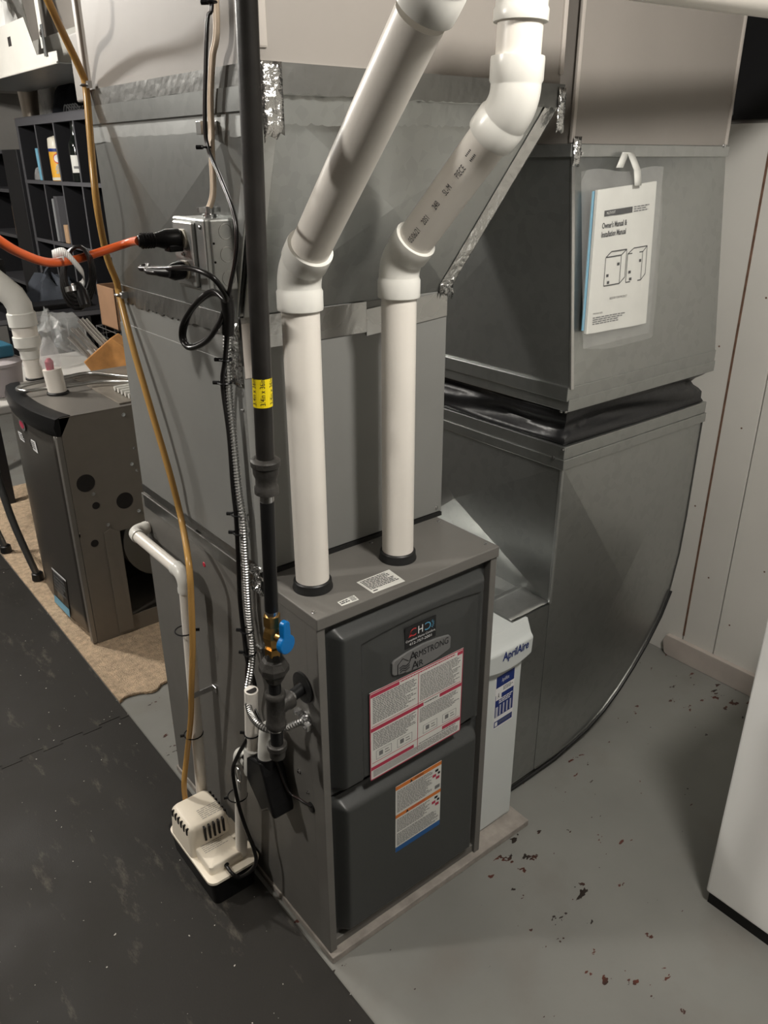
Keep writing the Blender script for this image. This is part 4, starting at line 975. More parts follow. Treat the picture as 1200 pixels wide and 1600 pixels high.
# ------------------------------------------------------------------ drain tube and white drain pipe
VT = thing('drain_tube', 'clear yellowed vinyl drain tube clamped to the ducts and running down to the pump', 'tube', (-.03, .4, .12))
vt = [(70, -10, -.10), (100, 55, -.055), (126, 110, -.022), (134, 135, -.014), (140, 200, -.024), (146, 270, -.040), (153, 330, -.046), (167, 400, -.030), (182, 440, -.014), (187, 462, -.012), (207, 540, -.022), (236, 640, -.026), (264, 735, -.024), (283, 810, -.022), (295, 880, -.060), (299, 940, -.066), (301, 1010, -.066), (299, 1080, -.066), (298, 1125, -.066), (292, 1180, -.072)]
vp = [onx(*q_) for q_ in vt]; vp += [V((-.0905, .462, .20)), V((-.0905, .468, .13)), V((-.0905, .468, .098))]
h0 = vp[0]; vp = [V((h0.x-.12, h0.y+.02, CEIL-.004)), V((h0.x-.05, h0.y+.01, h0.z+.14))]+vp
MB().m('vinyl_tube').tube(catmull(vp, 8), .0066, n=12).build('tube', VT, smooth=60)
for (u, v, x) in [(134, 133, -.014), (187, 460, -.012)]:
    c_ = onx(u, v, x); b = MB().m('zinc'); 
    b.tube([c_+V((.0085*math.cos(a), .0085*math.sin(a), 0)) for a in [2*math.pi*i/16 for i in range(16)]], .0024, n=6, closed=True); b.box((c_.x-.003, c_.y-.020, c_.z-.006), (-.002 if c_.z < 1.4 else -.0095, c_.y-.008, c_.z+.006)); b.build('hose_clamp', VT, smooth=35)
DR = thing('white_drain_pipe', 'thin white PVC drain pipe leaving the coil cabinet with two elbows above the pump', 'pipe', (-.045, .45, .12))
dr = .0134; dx = -.042
k0 = V((dx, .700, .757)); k1 = V((dx, .430, .757)); k2 = V((dx-.004, .470, .18))
a0, b0 = elbow(DR, k0, (-1, 0, 0), (0, -1, 0), dr, hub=.012)
pipe(DR, V((-.002, .700, .757)), a0, dr)
a3, b3 = elbow(DR, k1, (0, -1, 0), (k2-k1), dr, hub=.016)
pipe(DR, b0, a3, dr); pipe(DR, b3, V((dx-.004, .4755, .093)), dr)
for (z_, tl_) in [(.62, (.8, -.5, 0)), (.33, (-.8, .3, 0))]:
    t_ = (.757-z_)/(.757-.18); ziptie(DR, k1.lerp(k2, t_)+V((-.008, 0, 0)), (0, 0, 1), .0215, tl_)
cz = k1.lerp(k2, (.757-.45)/(.757-.18)); b = MB().m('zinc').box((-.004, cz.y-.030, cz.z-.007), (-.0008, cz.y-.012, cz.z+.007)); b.box((dx-.018, cz.y-.0165, cz.z-.007), (-.001, cz.y-.014, cz.z+.007)); b.build('pipe_strap', DR, bevel=.001)

# black condensate trap with white standpipes
CTp = thing('condensate_trap', 'black moulded condensate trap with white standpipes on the furnace side', 'trap', (-.04, .17, .1))
sp0 = onx(398, 1085, -.042); sp1 = onx(394, 1240, -.042)
syy = .198
MB().m('pvc').tube([V((-.042, .175, .612)), V((-.042, .198, .43))], .0135, n=20).build('standpipe', CTp, smooth=40)
MB().m('pvc_fitting').tube([V((-.042, .191, .465)), V((-.042, .192, .463)), V((-.042, .201, .395)), V((-.042, .2015, .392))], [.0165, .0175, .0175, .0165], n=20).build('coupling', CTp, smooth=40)
MB().m('slot_dark').lathe((-.042, .1749, .6121), (0, 0, 1), [(0, .0105), (.0003, .0105)], n=16).build('pipe_bore', CTp)
MB().m('pvc_fitting').tube([V((-.036, .130, .552)), V((-.036, .138, .535)), V((-.036, .143, .498)), V((-.036, .145, .462)), V((-.036, .1455, .458))], [.0115, .0145, .0165, .0185, .017], n=20).build('street_elbow', CTp, smooth=40)
pf_ = [(.205, .445), (.135, .468), (.122, .440), (.112, .405), (.100, .375), (.095, .350), (.105, .352), (.116, .362), (.128, .350), (.145, .335), (.160, .350), (.188, .375), (.215, .400), (.222, .425)]
MB().m('black_plastic').prism([(-.008, y_, z_) for y_, z_ in pf_], (-.050, 0, 0)).build('trap_body', CTp, bevel=.006, seg=3)
MB().m('black_plastic').tube([V((-.036, .145, .47)), V((-.036, .145, .44))], .0205, n=18).build('trap_socket', CTp, smooth=40)
wy0, wz0 = .248, .41
elc = V((-.045, .243, .425))
ee0, ee1 = elbow(CTp, elc, (0, 1, .15), (0, .06, -1), .0134, hub=.012)
pipe(CTp, V((-.045, .214, .42)), ee0, .0134); pipe(CTp, ee1, V((-.045, .2865, .0935)), .0134, name='drop_pipe')
b = MB().m('steel').tube([V((-.067, .216+.012*math.cos(2*math.pi*i/16), .388+.018*math.sin(2*math.pi*i/16))) for i in range(16)], .0014, n=6, closed=True); b.tube([V((-.067, .216+.004*math.cos(2*math.pi*i/12), .358+.013*math.sin(2*math.pi*i/12))) for i in range(12)], .0012, n=6, closed=True); b.build('spring_clip', CTp, smooth=50)
ziptie(CTp, V((-.050, .266, .285)), (0, 0, 1), .021, (-.8, .3, 0)); ziptie(CTp, V((-.042, .187, .50)), (0, 0, 1), .0155, (-.6, .6, 0))

# ------------------------------------------------------------------ condensate pump
PX0, PX1, PY0, PY1 = -.142, -.014, .250, .488; LZ = .090
PU = thing('condensate_pump', 'cream condensate pump with slotted motor cover on a black tank beside the furnace', 'pump', ((PX0+PX1)/2, (PY0+PY1)/2, MATZ))
def rrect(x0, x1, y0, y1, r, z, n=6):
    o = []
    for cx, cy, a0_ in ((x1-r, y0+r, -90), (x1-r, y1-r, 0), (x0+r, y1-r, 90), (x0+r, y0+r, 180)):
        for i in range(n+1): a = math.radians(a0_+90*i/n); o.append(V((cx+r*math.cos(a), cy+r*math.sin(a), z)))
    return o
def loft(name, parent, m, rings, smooth=45):
    b_ = MB().m(m); n_ = len(rings[0]); vs__ = [p for r_ in rings for p in r_]
    fs = [(j*n_+i, j*n_+(i+1) % n_, (j+1)*n_+(i+1) % n_, (j+1)*n_+i) for j in range(len(rings)-1) for i in range(n_)]
    fs += [tuple(range(n_))[::-1], tuple((len(rings)-1)*n_+i for i in range(n_))]; b_.add(vs__, fs); return b_.build(name, parent, smooth=smooth)
loft('tank', PU, 'black_plastic', [rrect(PX0+.012, PX1-.012, PY0+.012, PY1-.010, .014, MATZ+.0005), rrect(PX0+.008, PX1-.008, PY0+.008, PY1-.006, .016, LZ-.014), rrect(PX0+.003, PX1-.003, PY0+.003, PY1-.003, .018, LZ-.010), rrect(PX0+.003, PX1-.003, PY0+.003, PY1-.003, .018, LZ-.004)])
lid = loft('lid', PU, 'pump_cream', [rrect(PX0, PX1, PY0, PY1-.02, .018, LZ-.0045), rrect(PX0, PX1, PY0, PY1-.02, .018, LZ+.002), rrect(PX0+.004, PX1-.004, PY0+.004, PY1-.024, .016, LZ+.0035)])
loft('switch_housing', PU, 'pump_cream', [rrect(PX0+.012, PX1-.030, PY0+.022, PY0+.13, .008, LZ+.003), rrect(PX0+.013, PX1-.031, PY0+.023, PY0+.13, .008, LZ+.024), rrect(PX0+.016, PX1-.034, PY0+.026, PY0+.128, .008, LZ+.027)])
loft('side_housing', PU, 'pump_cream', [rrect(PX1-.036, PX1-.006, PY0+.068, PY0+.13, .005, LZ+.003), rrect(PX1-.036, PX1-.007, PY0+.069, PY0+.13, .005, LZ+.026)])
CX0, CX1, CY0, CY1 = -.138, -.038, .345, .455
loft('motor_cover', PU, 'pump_cream', [rrect(CX0-.003, CX1+.003, CY0-.006, CY1, .014, LZ+.003), rrect(CX0, CX1, CY0, CY1, .015, LZ+.045), rrect(CX0+.002, CX1-.002, CY0+.002, CY1-.002, .016, LZ+.070), rrect(CX0+.007, CX1-.007, CY0+.007, CY1-.007, .014, LZ+.077), rrect(CX0+.012, CX1-.012, CY0+.012, CY1-.012, .012, LZ+.079)])
for i in range(5):
    x_ = -.104+.0115*i; MB().m('slot_dark').box((x_, CY0-.0045, LZ+.036), (x_+.0042, CY0+.010, LZ+.0735)).build('vent_slot', PU)
for i in range(6):
    y_ = CY0+.016+.0145*i
    MB().m('slot_dark').box((CX0-.0006, y_, LZ+.058), (CX0+.008, y_+.004, LZ+.0752)).build('vent_slot', PU); MB().m('slot_dark').box((CX1-.008, y_, LZ+.060), (CX1+.0003, y_+.004, LZ+.0752)).build('vent_slot', PU)
b = MB(); fnt = lambda s, t, k=1.0: V((-.096+.052*s, CY0+.050-.036*t, LZ+.0792+.0001*k))
fine(b, fnt, 0, 0, 1, 1, 6, 'ink_grey', words=4, fill=.22); b.build('cover_print', PU)
b = MB(); fnt = lambda s, t, k=1.0: V((PX0+.024+.060*s, PY0+.108-.045*t, LZ+.0272+.0001*k)); fine(b, fnt, 0, 0, 1, 1, 8, 'ink_grey', words=8, fill=.22)
b.build('housing_print', PU)
MB().m('slot_dark').lathe((-.0905, .275, LZ+.012), (0, -1, 0), [(0, .006), (.004, .006), (.005, .004)], n=12).build('cord_bushing', PU)

# ------------------------------------------------------------------ white appliance at right
AP = thing('chest_freezer', 'plain white appliance with rounded cabinet edges opposite the furnace doors', 'freezer', (1.1, -.8, 0))
AX0, AX1, AY0, AY1 = .742, 1.24, -1.55, -.415
b = MB().m('appliance_white').box((AX0, AY0, .034), (AX1, AY1, .80)); b.build('cabinet', AP, bevel=.006, seg=3)
b = MB().m('black_plastic').box((AX0+.008, AY0+.02, .0), (AX1-.02, AY1-.006, .034)); b.build('plinth', AP)
b = MB().m('appliance_white').box((AX0-.004, AY0-.004, .806), (AX1, AY1+.004, .87)); b.build('lid', AP, bevel=.012, seg=3)
b = MB().m('black_rubber').box((AX0+.006, AY0+.006, .798), (AX1-.006, AY1-.006, .808)); b.build('lid_gasket', AP)

# ------------------------------------------------------------------ old furnace behind
O = thing('old_furnace', 'bronze-brown disconnected furnace with curved front standing on the tan carpet', 'furnace', (.4, 1.75, .011))
OX0, OX1, OY0, OY1, OZ0, OZ1 = .056, .79, 1.478, 2.005, .0105, .826
hx0 = U(188, 835, y=OY0).x; hx1 = hx0+.30; hz0 = U(210, 960, y=OY0).z; hz1 = U(185, 830, y=OY0).z
b = MB().m('bronze_paint'); th = .004
b.box((OX0, OY0, OZ0), (hx0, OY0+th, OZ1-.001)); b.box((hx1, OY0, OZ0), (OX1, OY0+th, OZ1-.001)); b.box((hx0, OY0, OZ0), (hx1, OY0+th, hz0)); b.box((hx0, OY0, hz1), (hx1, OY0+th, OZ1-.001))
b.build('side_panel', O)
b = MB().m('bronze_paint').box((OX0, OY1-th, OZ0), (OX1, OY1, OZ1-.001)); b.box((OX1-th, OY0, OZ0), (OX1, OY1, OZ1-.001)); b.box((OX0, OY0+th, OZ0), (OX1, OY1-th, OZ0+.012)); b.box((OX0, OY0, .42), (OX0+th, OY1, .43)); b.build('cabinet', O)
b = MB().m('bronze_edge').box((OX0+.001, OY0-.001, OZ1-.003), (OX1, OY1, OZ1)); b.build('top_panel', O, bevel=.002)
b = MB().m('bronze_paint').box((OX0+.20, OY0+.02, OZ1), (OX1-.02, OY1-.06, OZ1+.006)); b.build('outlet_flange', O, bevel=.002)
b = MB().m('bronze_edge').box((OX0-.016, OY0+.002, OZ0+.002), (OX0, OY0+.028, OZ1-.06)); b.build('front_post', O, bevel=.002)
b = MB().m('black_plastic').box((OX0-.004, OY0+.028, OZ0+.01), (OX0, OY0+.034, OZ1-.06)); b.build('post_gap', O)
def odoor(s, t):
    y_ = OY0+.036+(OY1-OY0-.05)*s; z_ = OZ0+.03+(OZ1-.09-OZ0)*t
    return V((OX0-.012-.014*(1-(2*s-1)**2), y_, z_))
b = MB().m('bronze_door').sheet(lambda s, t: odoor(1-s, t), 20, 12); b.build('front_door', O, smooth=60, solid=.003)
def otrim(s, k, z):
    y_ = OY0+.0+(OY1-OY0)*s; return V((OX0-.014-.034*(1-(2*s-1)**2)+k, y_, z))
b = MB().m('black_plastic'); n = 24
prof = [(0.0, OZ1-.058), (-.006, OZ1-.03), (.002, OZ1-.004), (.02, OZ1+.002), (.05, OZ1+.002)]
b.sheet(lambda s, t: otrim(s, 0, 0)*0+V((min(otrim(s, prof[int(round(t*4))][0], 0).x, OX0+.045), otrim(s, 0, 0).y, prof[int(round(t*4))][1])), n, 4)
b.quad(*[V((otrim(i/n, 0, 0).x, otrim(i/n, 0, 0).y, OZ1-.058)) for i in range(n+1)], V((OX0+.0, OY1, OZ1-.058)), V((OX0+.0, OY0, OZ1-.058)))
for s in (0, 1): b.quad(*[V((otrim(s, k_, 0).x, otrim(s, 0, 0).y, z_)) for k_, z_ in prof], V((OX0, otrim(s, 0, 0).y, OZ1-.058)))
b.build('top_trim', O, smooth=50)
for (u, v, r_) in [(134, 755, .030), (195, 782, .029), (150, 790, .0125), (148, 849, .013)]: MB().m('slot_dark').lathe(U(u, v, y=OY0)+V((0, .0004, 0)), (0, -1, 0), [(0, r_), (.0012, r_*.97)], n=28).build('knockout', O, smooth=30)
for (u, v) in [(193, 648), (206, 725), (217, 798), (169, 820), (146, 772)]: screw(O, U(u, v, y=OY0), (0, -1, 0), .005)
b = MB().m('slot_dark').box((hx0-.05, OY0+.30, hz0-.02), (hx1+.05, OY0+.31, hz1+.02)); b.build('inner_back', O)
b = MB().m('bronze_paint').prism([(hx0-.055, OY0-.002, hz0-.05), (hx0-.003, OY0-.004, hz0-.05), (hx0-.003, OY0-.004, hz1), (hx0-.03, OY0-.002, hz1+.02), (hx0-.055, OY0-.002, hz1+.01)], (0, -.003, 0)); b.build('opening_flange', O, bevel=.001)
bc = V(((hx0+hx1)/2+.04, OY0+.10, (hz0+hz1)/2+.05)); b = MB().m('blower_grey').lathe(bc, (0, 1, 0), [(0, .08), (.002, .15), (.16, .15), (.162, .08)], n=32); b.build('blower_housing', O, smooth=35)
# front stickers
def ofr(u, v):
    p = U(u, v, x=OX0-.03)
    for _ in range(6):
        s = (p.y-OY0-.036)/(OY1-OY0-.05); xx = OX0-.012-.014*(1-(2*s-1)**2)-.003; p = U(u, v, x=xx)
    return p
q = [ofr(28, 673), ofr(55, 690), ofr(60, 709), ofr(32, 686)]; fn = bilin(*q, (-.0006, 0, 0)); b = MB().m('sticker_white').quad(fn(0, 1), fn(1, 1), fn(1, 0), fn(0, 0)); fine(b, fn, .06, .15, .42, .85, 3, 'ink', words=3); rect(b, fn, .45, .1, .55, .9, m='sticker_red'); fine(b, fn, .6, .15, .94, .85, 4, 'ink', words=4); b.build('front_sticker', O)
q = ofr(36, 663); b = MB().m('badge_grey'); b.add([q+V((-.004, .034*math.cos(2*math.pi*i/20), .022*math.sin(2*math.pi*i/20))) for i in range(20)], [tuple(range(20))]); b.m('label_red').add([q+V((-.005, .024*math.cos(2*math.pi*i/20), .013*math.sin(2*math.pi*i/20))) for i in range(20)], [tuple(range(20))]); b.build('oval_badge', O)
q = [ofr(81, 886), ofr(103, 906), ofr(110, 965), ofr(86, 940)]; fn = bilin(*q, (-.0006, 0, 0)); b = MB().m('sticker_black').quad(fn(0, 1), fn(1, 1), fn(1, 0), fn(0, 0)); fine(b, fn, .1, .05, .9, .6, 6, 'ink_grey', words=5); rect(b, fn, 0, .78, 1, 1, m='light_blue'); rect(b, fn, 0, 0, 1, .05, m='sticker_white'); b.build('lower_sticker', O)

# pipes on the old furnace
OP = thing('old_vent_pipe', 'white PVC pipe with stacked couplings and an angled elbow on the old furnace', 'pipe', U(57, 588, z=OZ1))
ob_ = U(56, 592, z=OZ1); lean = V((-.035, .02, 1)).normalized()
MB().m('black_rubber').lathe(ob_+V((0, 0, .0005)), (0, 0, 1), [(0, .034), (.006, .034), (.008, .031)], n=24).build('vent_collar', OP, smooth=35)
def at(d): return ob_+lean*d
pipe(OP, at(.006), at(.125), PR)
MB().m('pvc_fitting').tube([at(.075), at(.077), at(.105), at(.118), at(.12), at(.155), at(.156)], [.031, .0335, .0335, .043, .0465, .0465, .044], n=28).build('reducer', OP, smooth=35)
pipe(OP, at(.15), at(.20), .042)
MB().m('pvc_fitting').tube([at(.19), at(.192), at(.235), at(.238)], [.045, .048, .048, .045], n=28).build('coupling', OP, smooth=35)
bd_ = V((-.62, .35, .70)).normalized()
MB().m('pvc_fitting').tube([at(.236), at(.26)]+[at(.28)+bd_*k_ for k_ in (.02, .06, .10, .101)], [.043, .043, .043, .043, .043, .040], n=28).build('elbow', OP, smooth=50)
ST = thing('cut_vent_stub', 'short cut PVC stub stuffed with a clear bag on the old furnace', 'pipe', U(90, 617, z=OZ1))
sb_ = U(91, 615, z=OZ1)
MB().m('black_rubber').lathe(sb_+V((0, 0, .0005)), (0, 0, 1), [(0, .036), (.006, .036), (.009, .031)], n=24).build('vent_collar', ST, smooth=35)
pipe(ST, sb_+V((0, 0, .004)), sb_+V((-.006, .004, .085)), PR)
b = MB().m('clear_film'); vs_ = []; rs = random.Random(21); NB = 18
for j in range(8):
    for i in range(NB):
        a = 2*math.pi*i/NB; r_ = (.027, .029, .028, .026, .024, .020, .014, .008)[j]*(1+.25*rs.random()*(j > 0)); vs_.append(sb_+V((-.006+r_*math.cos(a), .004+r_*math.sin(a), .083+.015*j+.008*rs.random())))
b.add(vs_, [(j*NB+i, j*NB+(i+1) % NB, (j+1)*NB+(i+1) % NB, (j+1)*NB+i) for j in range(7) for i in range(NB)]); b.build('stuffed_bag', ST, smooth=30)
b = MB().m('label_red').lathe(sb_+V((-.012, 0, .082)), (0, 0, 1), [(0, .012), (.03, .014), (.04, .006)], n=10); b.build('red_wrapper', ST, smooth=40)
# braided hose loop on its top
hl = [(230, 590), (190, 588), (140, 583), (100, 590), (60, 597), (35, 603), (27, 608), (40, 611), (75, 606), (110, 603), (150, 597), (190, 596), (230, 600)]
b = MB().m('steel').tube(catmull([U(u, v, z=OZ1+.020) for u, v in hl], 8), .0065, n=10)
tag(b.build('braided_hose', smooth=60), 'steel braided hose looped flat over the old furnace top', 'hose')

# ------------------------------------------------------------------ folding table and clutter behind
TBX0, TBX1, TBY0, TBY1, TBZ = -.07, 1.13, 2.05, 2.78, .74
TB = thing('folding_table', 'white-topped folding table on grey tube legs behind the old furnace', 'table', (.5, 2.4, .011))
b = MB().m('table_white').box((TBX0, TBY0, TBZ-.035), (TBX1, TBY1, TBZ)); b.build('table_top', TB, bevel=.008, seg=3)
fA = U(60, 905, z=.012); fB = U(10, 862, z=.012)
for (fx, fy, yy) in ((fA.x, fA.y, 2.16), (fB.x, fB.y, 2.42), (1.04, fA.y, 2.16), (1.04, fB.y, 2.42)):
    s_ = -1 if fx < .5 else 1
    lg = catmull([(fx+s_*.072, fy+.02, TBZ-.036), (fx+s_*.066, fy+.02, .50), (fx+s_*.048, fy+.018, .30), (fx+s_*.026, fy+.008, .16), (fx, fy, .025)], 8)
    MB().m('tube_grey').tube(lg, .0135, n=14).build('leg', TB, smooth=60)
    MB().m('black_rubber').lathe((fx, fy, .0105), (0, 0, 1), [(0, .021), (.004, .024), (.03, .022), (.034, .016)], n=12).build('foot', TB, smooth=40)
b = MB().m('tube_grey').tube([(fA.x-.055, fA.y+.02, .38), (fB.x-.055, fB.y+.02, .38)], .010, n=10); b.build('cross_brace', TB, smooth=50)
def on(u, v, z=TBZ): return U(u, v, z=z)
# knife block
kb = U(165, 585, z=TBZ); KB = thing('knife_block', 'slanted wooden block of steel-handled knives on the folding table', 'knife block', kb)
kx = V((.78, -.62, 0)).normalized(); ky = V((.62, .78, 0)).normalized()
def kp(a, h, w): return kb+kx*a+V((0, 0, h))+ky*w
prof = [(-.025, .0), (.11, .0), (.15, .085), (.06, .16), (-.065, .062)]
MB().m('wood_block').prism([kp(a, h+.001, -.05) for a, h in prof], ky*.10).build('block', KB, bevel=.004)
kd = (V(kp(.06, .16, 0))-V(kp(-.065, .062, 0))).normalized(); kn = kd.cross(ky).normalized()
if kn.z < 0: kn = -kn
for i, (f_, w_, l_) in enumerate([(.18, -.03, .11), (.18, -.008, .10), (.45, -.03, .125), (.45, .01, .115), (.78, -.02, .13), (.78, .012, .13), (.80, .035, .12)]):
    p_ = kp(-.065, .062, w_)+kd*(.125*f_); MB().m('knife_steel').tube([p_-kn*.005, p_+kn*.02, p_+kn*(l_*.6), p_+kn*l_], [.006, .0075, .0065, .0085], n=8).build('knife_handle', KB, smooth=45)
# serrated tongs in front
b = MB().m('knife_steel')
ta = on(108, 545); tb_ = on(160, 572); 
pts = [ta.lerp(tb_, i/16)+V((0, 0, .012+.004*(i % 2))) for i in range(17)]; b.tube(pts, .006, n=8)
tag(b.build('serrated_knife', smooth=50), 'steel serrated knife lying in front of the knife block', 'knife')
# bubble wrap heap
def heap(name, c, rx, ry, rz, m, seed, label, cat, nu=40, nv=16, amp=.25):
    rs_ = random.Random(seed); b_ = MB().m(m); vs__ = []
    ph_ = [rs_.random()*6 for _ in range(8)]
    for j in range(nv+1):
        t = j/nv*math.pi/2
        for i in range(nu):
            a = 2*math.pi*i/nu; k = 1+amp*(math.sin(3*a+ph_[0]+2*t)*.5+math.sin(7*a+ph_[1]-3*t)*.3+rs_.random()*.4-.2)
            vs__.append(V(c)+V((rx*math.cos(a)*math.cos(t)*k, ry*math.sin(a)*math.cos(t)*k, rz*math.sin(t)*(1+amp*.5*math.sin(4*a+ph_[2]))*k+.001)))
    b_.add(vs__, [(j*nu+i, j*nu+(i+1) % nu, (j+1)*nu+(i+1) % nu, (j+1)*nu+i) for j in range(nv) for i in range(nu)])
    o_ = b_.build(name, smooth=35); return tag(o_, label, cat)
heap('bubble_wrap', (.40, 2.60, TBZ), .15, .12, .19, 'bubble', 4, 'crumpled clear bubble wrap heaped on the folding table', 'packaging')
heap('packing_film', (.09, 2.62, TBZ), .10, .10, .12, 'bubble', 8, 'smaller heap of crumpled clear film at the table end', 'packaging', 30, 12)
# cardboard box and wire basket
cb_ = on(178, 540); b = MB().m('cardboard')
for q_ in [((.66, 2.50, TBZ+.12), (.94, 2.505, TBZ+.30)), ((.66, 2.50, TBZ+.12), (.665, 2.70, TBZ+.30)), ((.94, 2.50, TBZ+.12), (.945, 2.70, TBZ+.30)), ((.66, 2.695, TBZ+.12), (.94, 2.70, TBZ+.30)), ((.66, 2.50, TBZ+.12), (.94, 2.70, TBZ+.125))]: b.box(*q_)
tag(b.build('cardboard_box', bevel=.001), 'open brown cardboard box on the wire basket behind the knife block', 'box')
WB = MB().m('tube_grey')
for i in range(9):
    x_ = .64+.33*i/8
    WB.tube([(x_, 2.46, TBZ+.003), (x_, 2.46, TBZ+.115)], .002, n=5); WB.tube([(x_, 2.72, TBZ+.003), (x_, 2.72, TBZ+.115)], .002, n=5); WB.tube([(x_, 2.46, TBZ+.115), (x_, 2.72, TBZ+.115)], .002, n=5)
for z_ in (.004, .04, .078, .115):
    WB.tube([(.64, 2.46, TBZ+z_), (.97, 2.46, TBZ+z_), (.97, 2.72, TBZ+z_), (.64, 2.72, TBZ+z_)], .002, n=5, closed=True)
tag(WB.build('wire_basket'), 'grey wire grid basket upside down under the cardboard box', 'basket')
# paper sheets, ribbed tray
b = MB().m('paper').prism([on(163, 573), on(182, 560), on(205, 566), on(185, 592)], (0, 0, .002)); tag(b.build('paper_sheet'), 'white sheet of paper at the table edge beside the knife block', 'paper')
b = MB().m('white_metal')
for i in range(5): b.tube([(.30, 1.525+.03*i, OZ1+.016), (.60, 1.525+.03*i, OZ1+.016)], .009, n=8)
b.box((.31, 1.52, OZ1+.0065), (.59, 1.65, OZ1+.012)); tag(b.build('ribbed_tray', smooth=50), 'white ribbed tray lying on the old furnace top', 'tray')
# mauve bin with teal tray on top, standing on table end
b = MB().m('bin_mauve').lathe((.07, 2.24, TBZ+.001), (0, 0, 1), [(0, .085), (.002, .088), (.11, .098), (.112, .103), (.122, .103), (.124, .098), (.135, .080), (.138, .03)], n=32); tag(b.build('mauve_tub', smooth=35), 'round mauve plastic tub with lid on the folding table', 'tub')
b = MB().m('teal_plastic').prism([(-.0, 2.17, TBZ+.1395), (.14, 2.19, TBZ+.1395), (.13, 2.30, TBZ+.1395), (.01, 2.29, TBZ+.1395)], (0, 0, .045)); tag(b.build('teal_tray', bevel=.008), 'dark teal plastic box on the lid of the mauve tub', 'box')
# white plastic bag and dark bag on the carpet under the table
heap('white_plastic_bag', (.20, 2.30, .0105), .07, .06, .11, 'white_bag', 12, 'white plastic bag on the carpet under the folding table', 'bag', 24, 10, .2)
heap('dark_cloth_bundle', (.45, 2.48, .0105), .17, .16, .42, 'dark_cloth', 13, 'dark cloth bundle piled under the folding table', 'cloth', 28, 12, .2)

# ------------------------------------------------------------------ black cube shelf
SX = .95; SD = .36
SH = thing('cube_shelf', 'tall black cube shelf with grey edges along the back of the room', 'shelf', (SX+SD/2, 3.6, .0))
dy = [4.48, 4.145, 3.83, 3.52, 3.20, 2.88]; dz = [1.755, 1.432, 1.10, .77, .44, .10]
def board(lo, hi, edge_lo, edge_hi, name):
    o_ = MB().m('shelf_black').box(lo, hi).build(name, SH); MB().m('shelf_edge').box(edge_lo, edge_hi).build('edge_band', o_); return o_
for i, y_ in enumerate(dy):
    w = .019 if i in (0, 5) else .008
    board((SX+.001, y_-w, .002), (SX+SD, y_+w, dz[0]-.02), (SX-.001, y_-w, .002), (SX+.001, y_+w, dz[0]-.02), 'upright')
for j, z_ in enumerate(dz):
    w = .022 if j == 0 else .010
    board((SX+.002, dy[-1], z_-w), (SX+SD, dy[0], z_+w), (SX-.002, dy[-1]-.019, z_-w), (SX+.0015, dy[0]+.019, z_+w), 'shelf_board')
MB().m('shelf_black').box((SX+SD, dy[-1], .02), (SX+SD+.008, dy[0], dz[0])).build('back_board', SH)
SHZ = dz[1]+.0105
def son(u, v, z=SHZ): return U(u, v, z=z)
sx = SX+.07
p = V((.998, 3.985, SHZ))
WC = thing('wipes_canister', 'orange wipes canister with white lid on the black shelf', 'canister', p)
MB().m('wipes_orange').lathe(p, (0, 0, 1), [(0, .041), (.002, .043), (.165, .043)], n=28).build('canister_body', WC, smooth=40)
MB().m('ivory').lathe(p+V((0, 0, .166)), (0, 0, 1), [(0, .0435), (.012, .0435), (.05, .040), (.056, .034), (.062, .012), (.065, .008)], n=28).build('lid', WC, smooth=40)
b = MB().m('ivory').lathe(p+V((0, 0, .003)), (0, 0, 1), [(0, .0434), (.015, .0434)], n=28, caps=False); b.m('navy').lathe(p+V((0, 0, .15)), (0, 0, 1), [(0, .0434), (.016, .0434)], n=28, caps=False)
va = math.atan2(CAM.y-p.y, CAM.x-p.x)
cylp = lambda a, z, r=.0437: p+V((r*math.cos(va+a), r*math.sin(va+a), z))
for mm, ra, rz_ in (('sticker_red', .55, .026), ('sticker_white', .46, .020)):
    b.m(mm).add([cylp(0, .115, .0442 if mm == 'sticker_red' else .0447)]+[cylp(ra*math.cos(2*math.pi*i/20), .115+rz_*math.sin(2*math.pi*i/20), .0440 if mm == 'sticker_red' else .0445) for i in range(20)], [(0, i+1, (i+1) % 20+1) for i in range(20)])
fine(b, lambda s, t, k=1.0: cylp(.6-1.2*s, .085-.05*t, .0438), .1, 0, .9, 1, 6, 'light_blue', words=3); b.build('wrap_label', WC)
p = V((.994, 3.655, SHZ))
WB_ = thing('wine_bottle', 'dark wine bottle with cream label standing in the black shelf', 'bottle', p)
MB().m('bottle_glass').lathe(p, (0, 0, 1), [(0, .034), (.004, .038), (.17, .038), (.19, .034), (.215, .020), (.23, .0155), (.285, .014), (.286, .016), (.296, .016), (.298, .012)], n=32).build('glass_body', WB_, smooth=40)
va = math.atan2(CAM.y-p.y, CAM.x-p.x)
b = MB().m('paper').sheet(lambda s, t: p+V((.0385*math.cos(va+1.1-2.2*s), .0385*math.sin(va+1.1-2.2*s), .045+.085*t)), 16, 2); b.m('ink_grey').sheet(lambda s, t: p+V((.0389*math.cos(va+.7-1.4*s), .0389*math.sin(va+.7-1.4*s), .065+.012*t)), 10, 1); b.build('paper_label', WB_, smooth=60)
b = MB().m('light_blue').prism([(.956, 4.195, SHZ), (1.06, 4.195, SHZ), (1.06, 4.205, SHZ+.17), (.956, 4.205, SHZ+.17)], (0, .026, 0)); tag(b.build('blue_carton', bevel=.002), 'slim light blue carton leaning in the black shelf', 'carton')
heap('crumpled_bag', (1.005, 4.33, SHZ), .045, .05, .07, 'clear_film', 17, 'small crumpled clear bag behind the blue carton', 'bag', 20, 8)
z2 = dz[2]+.0105
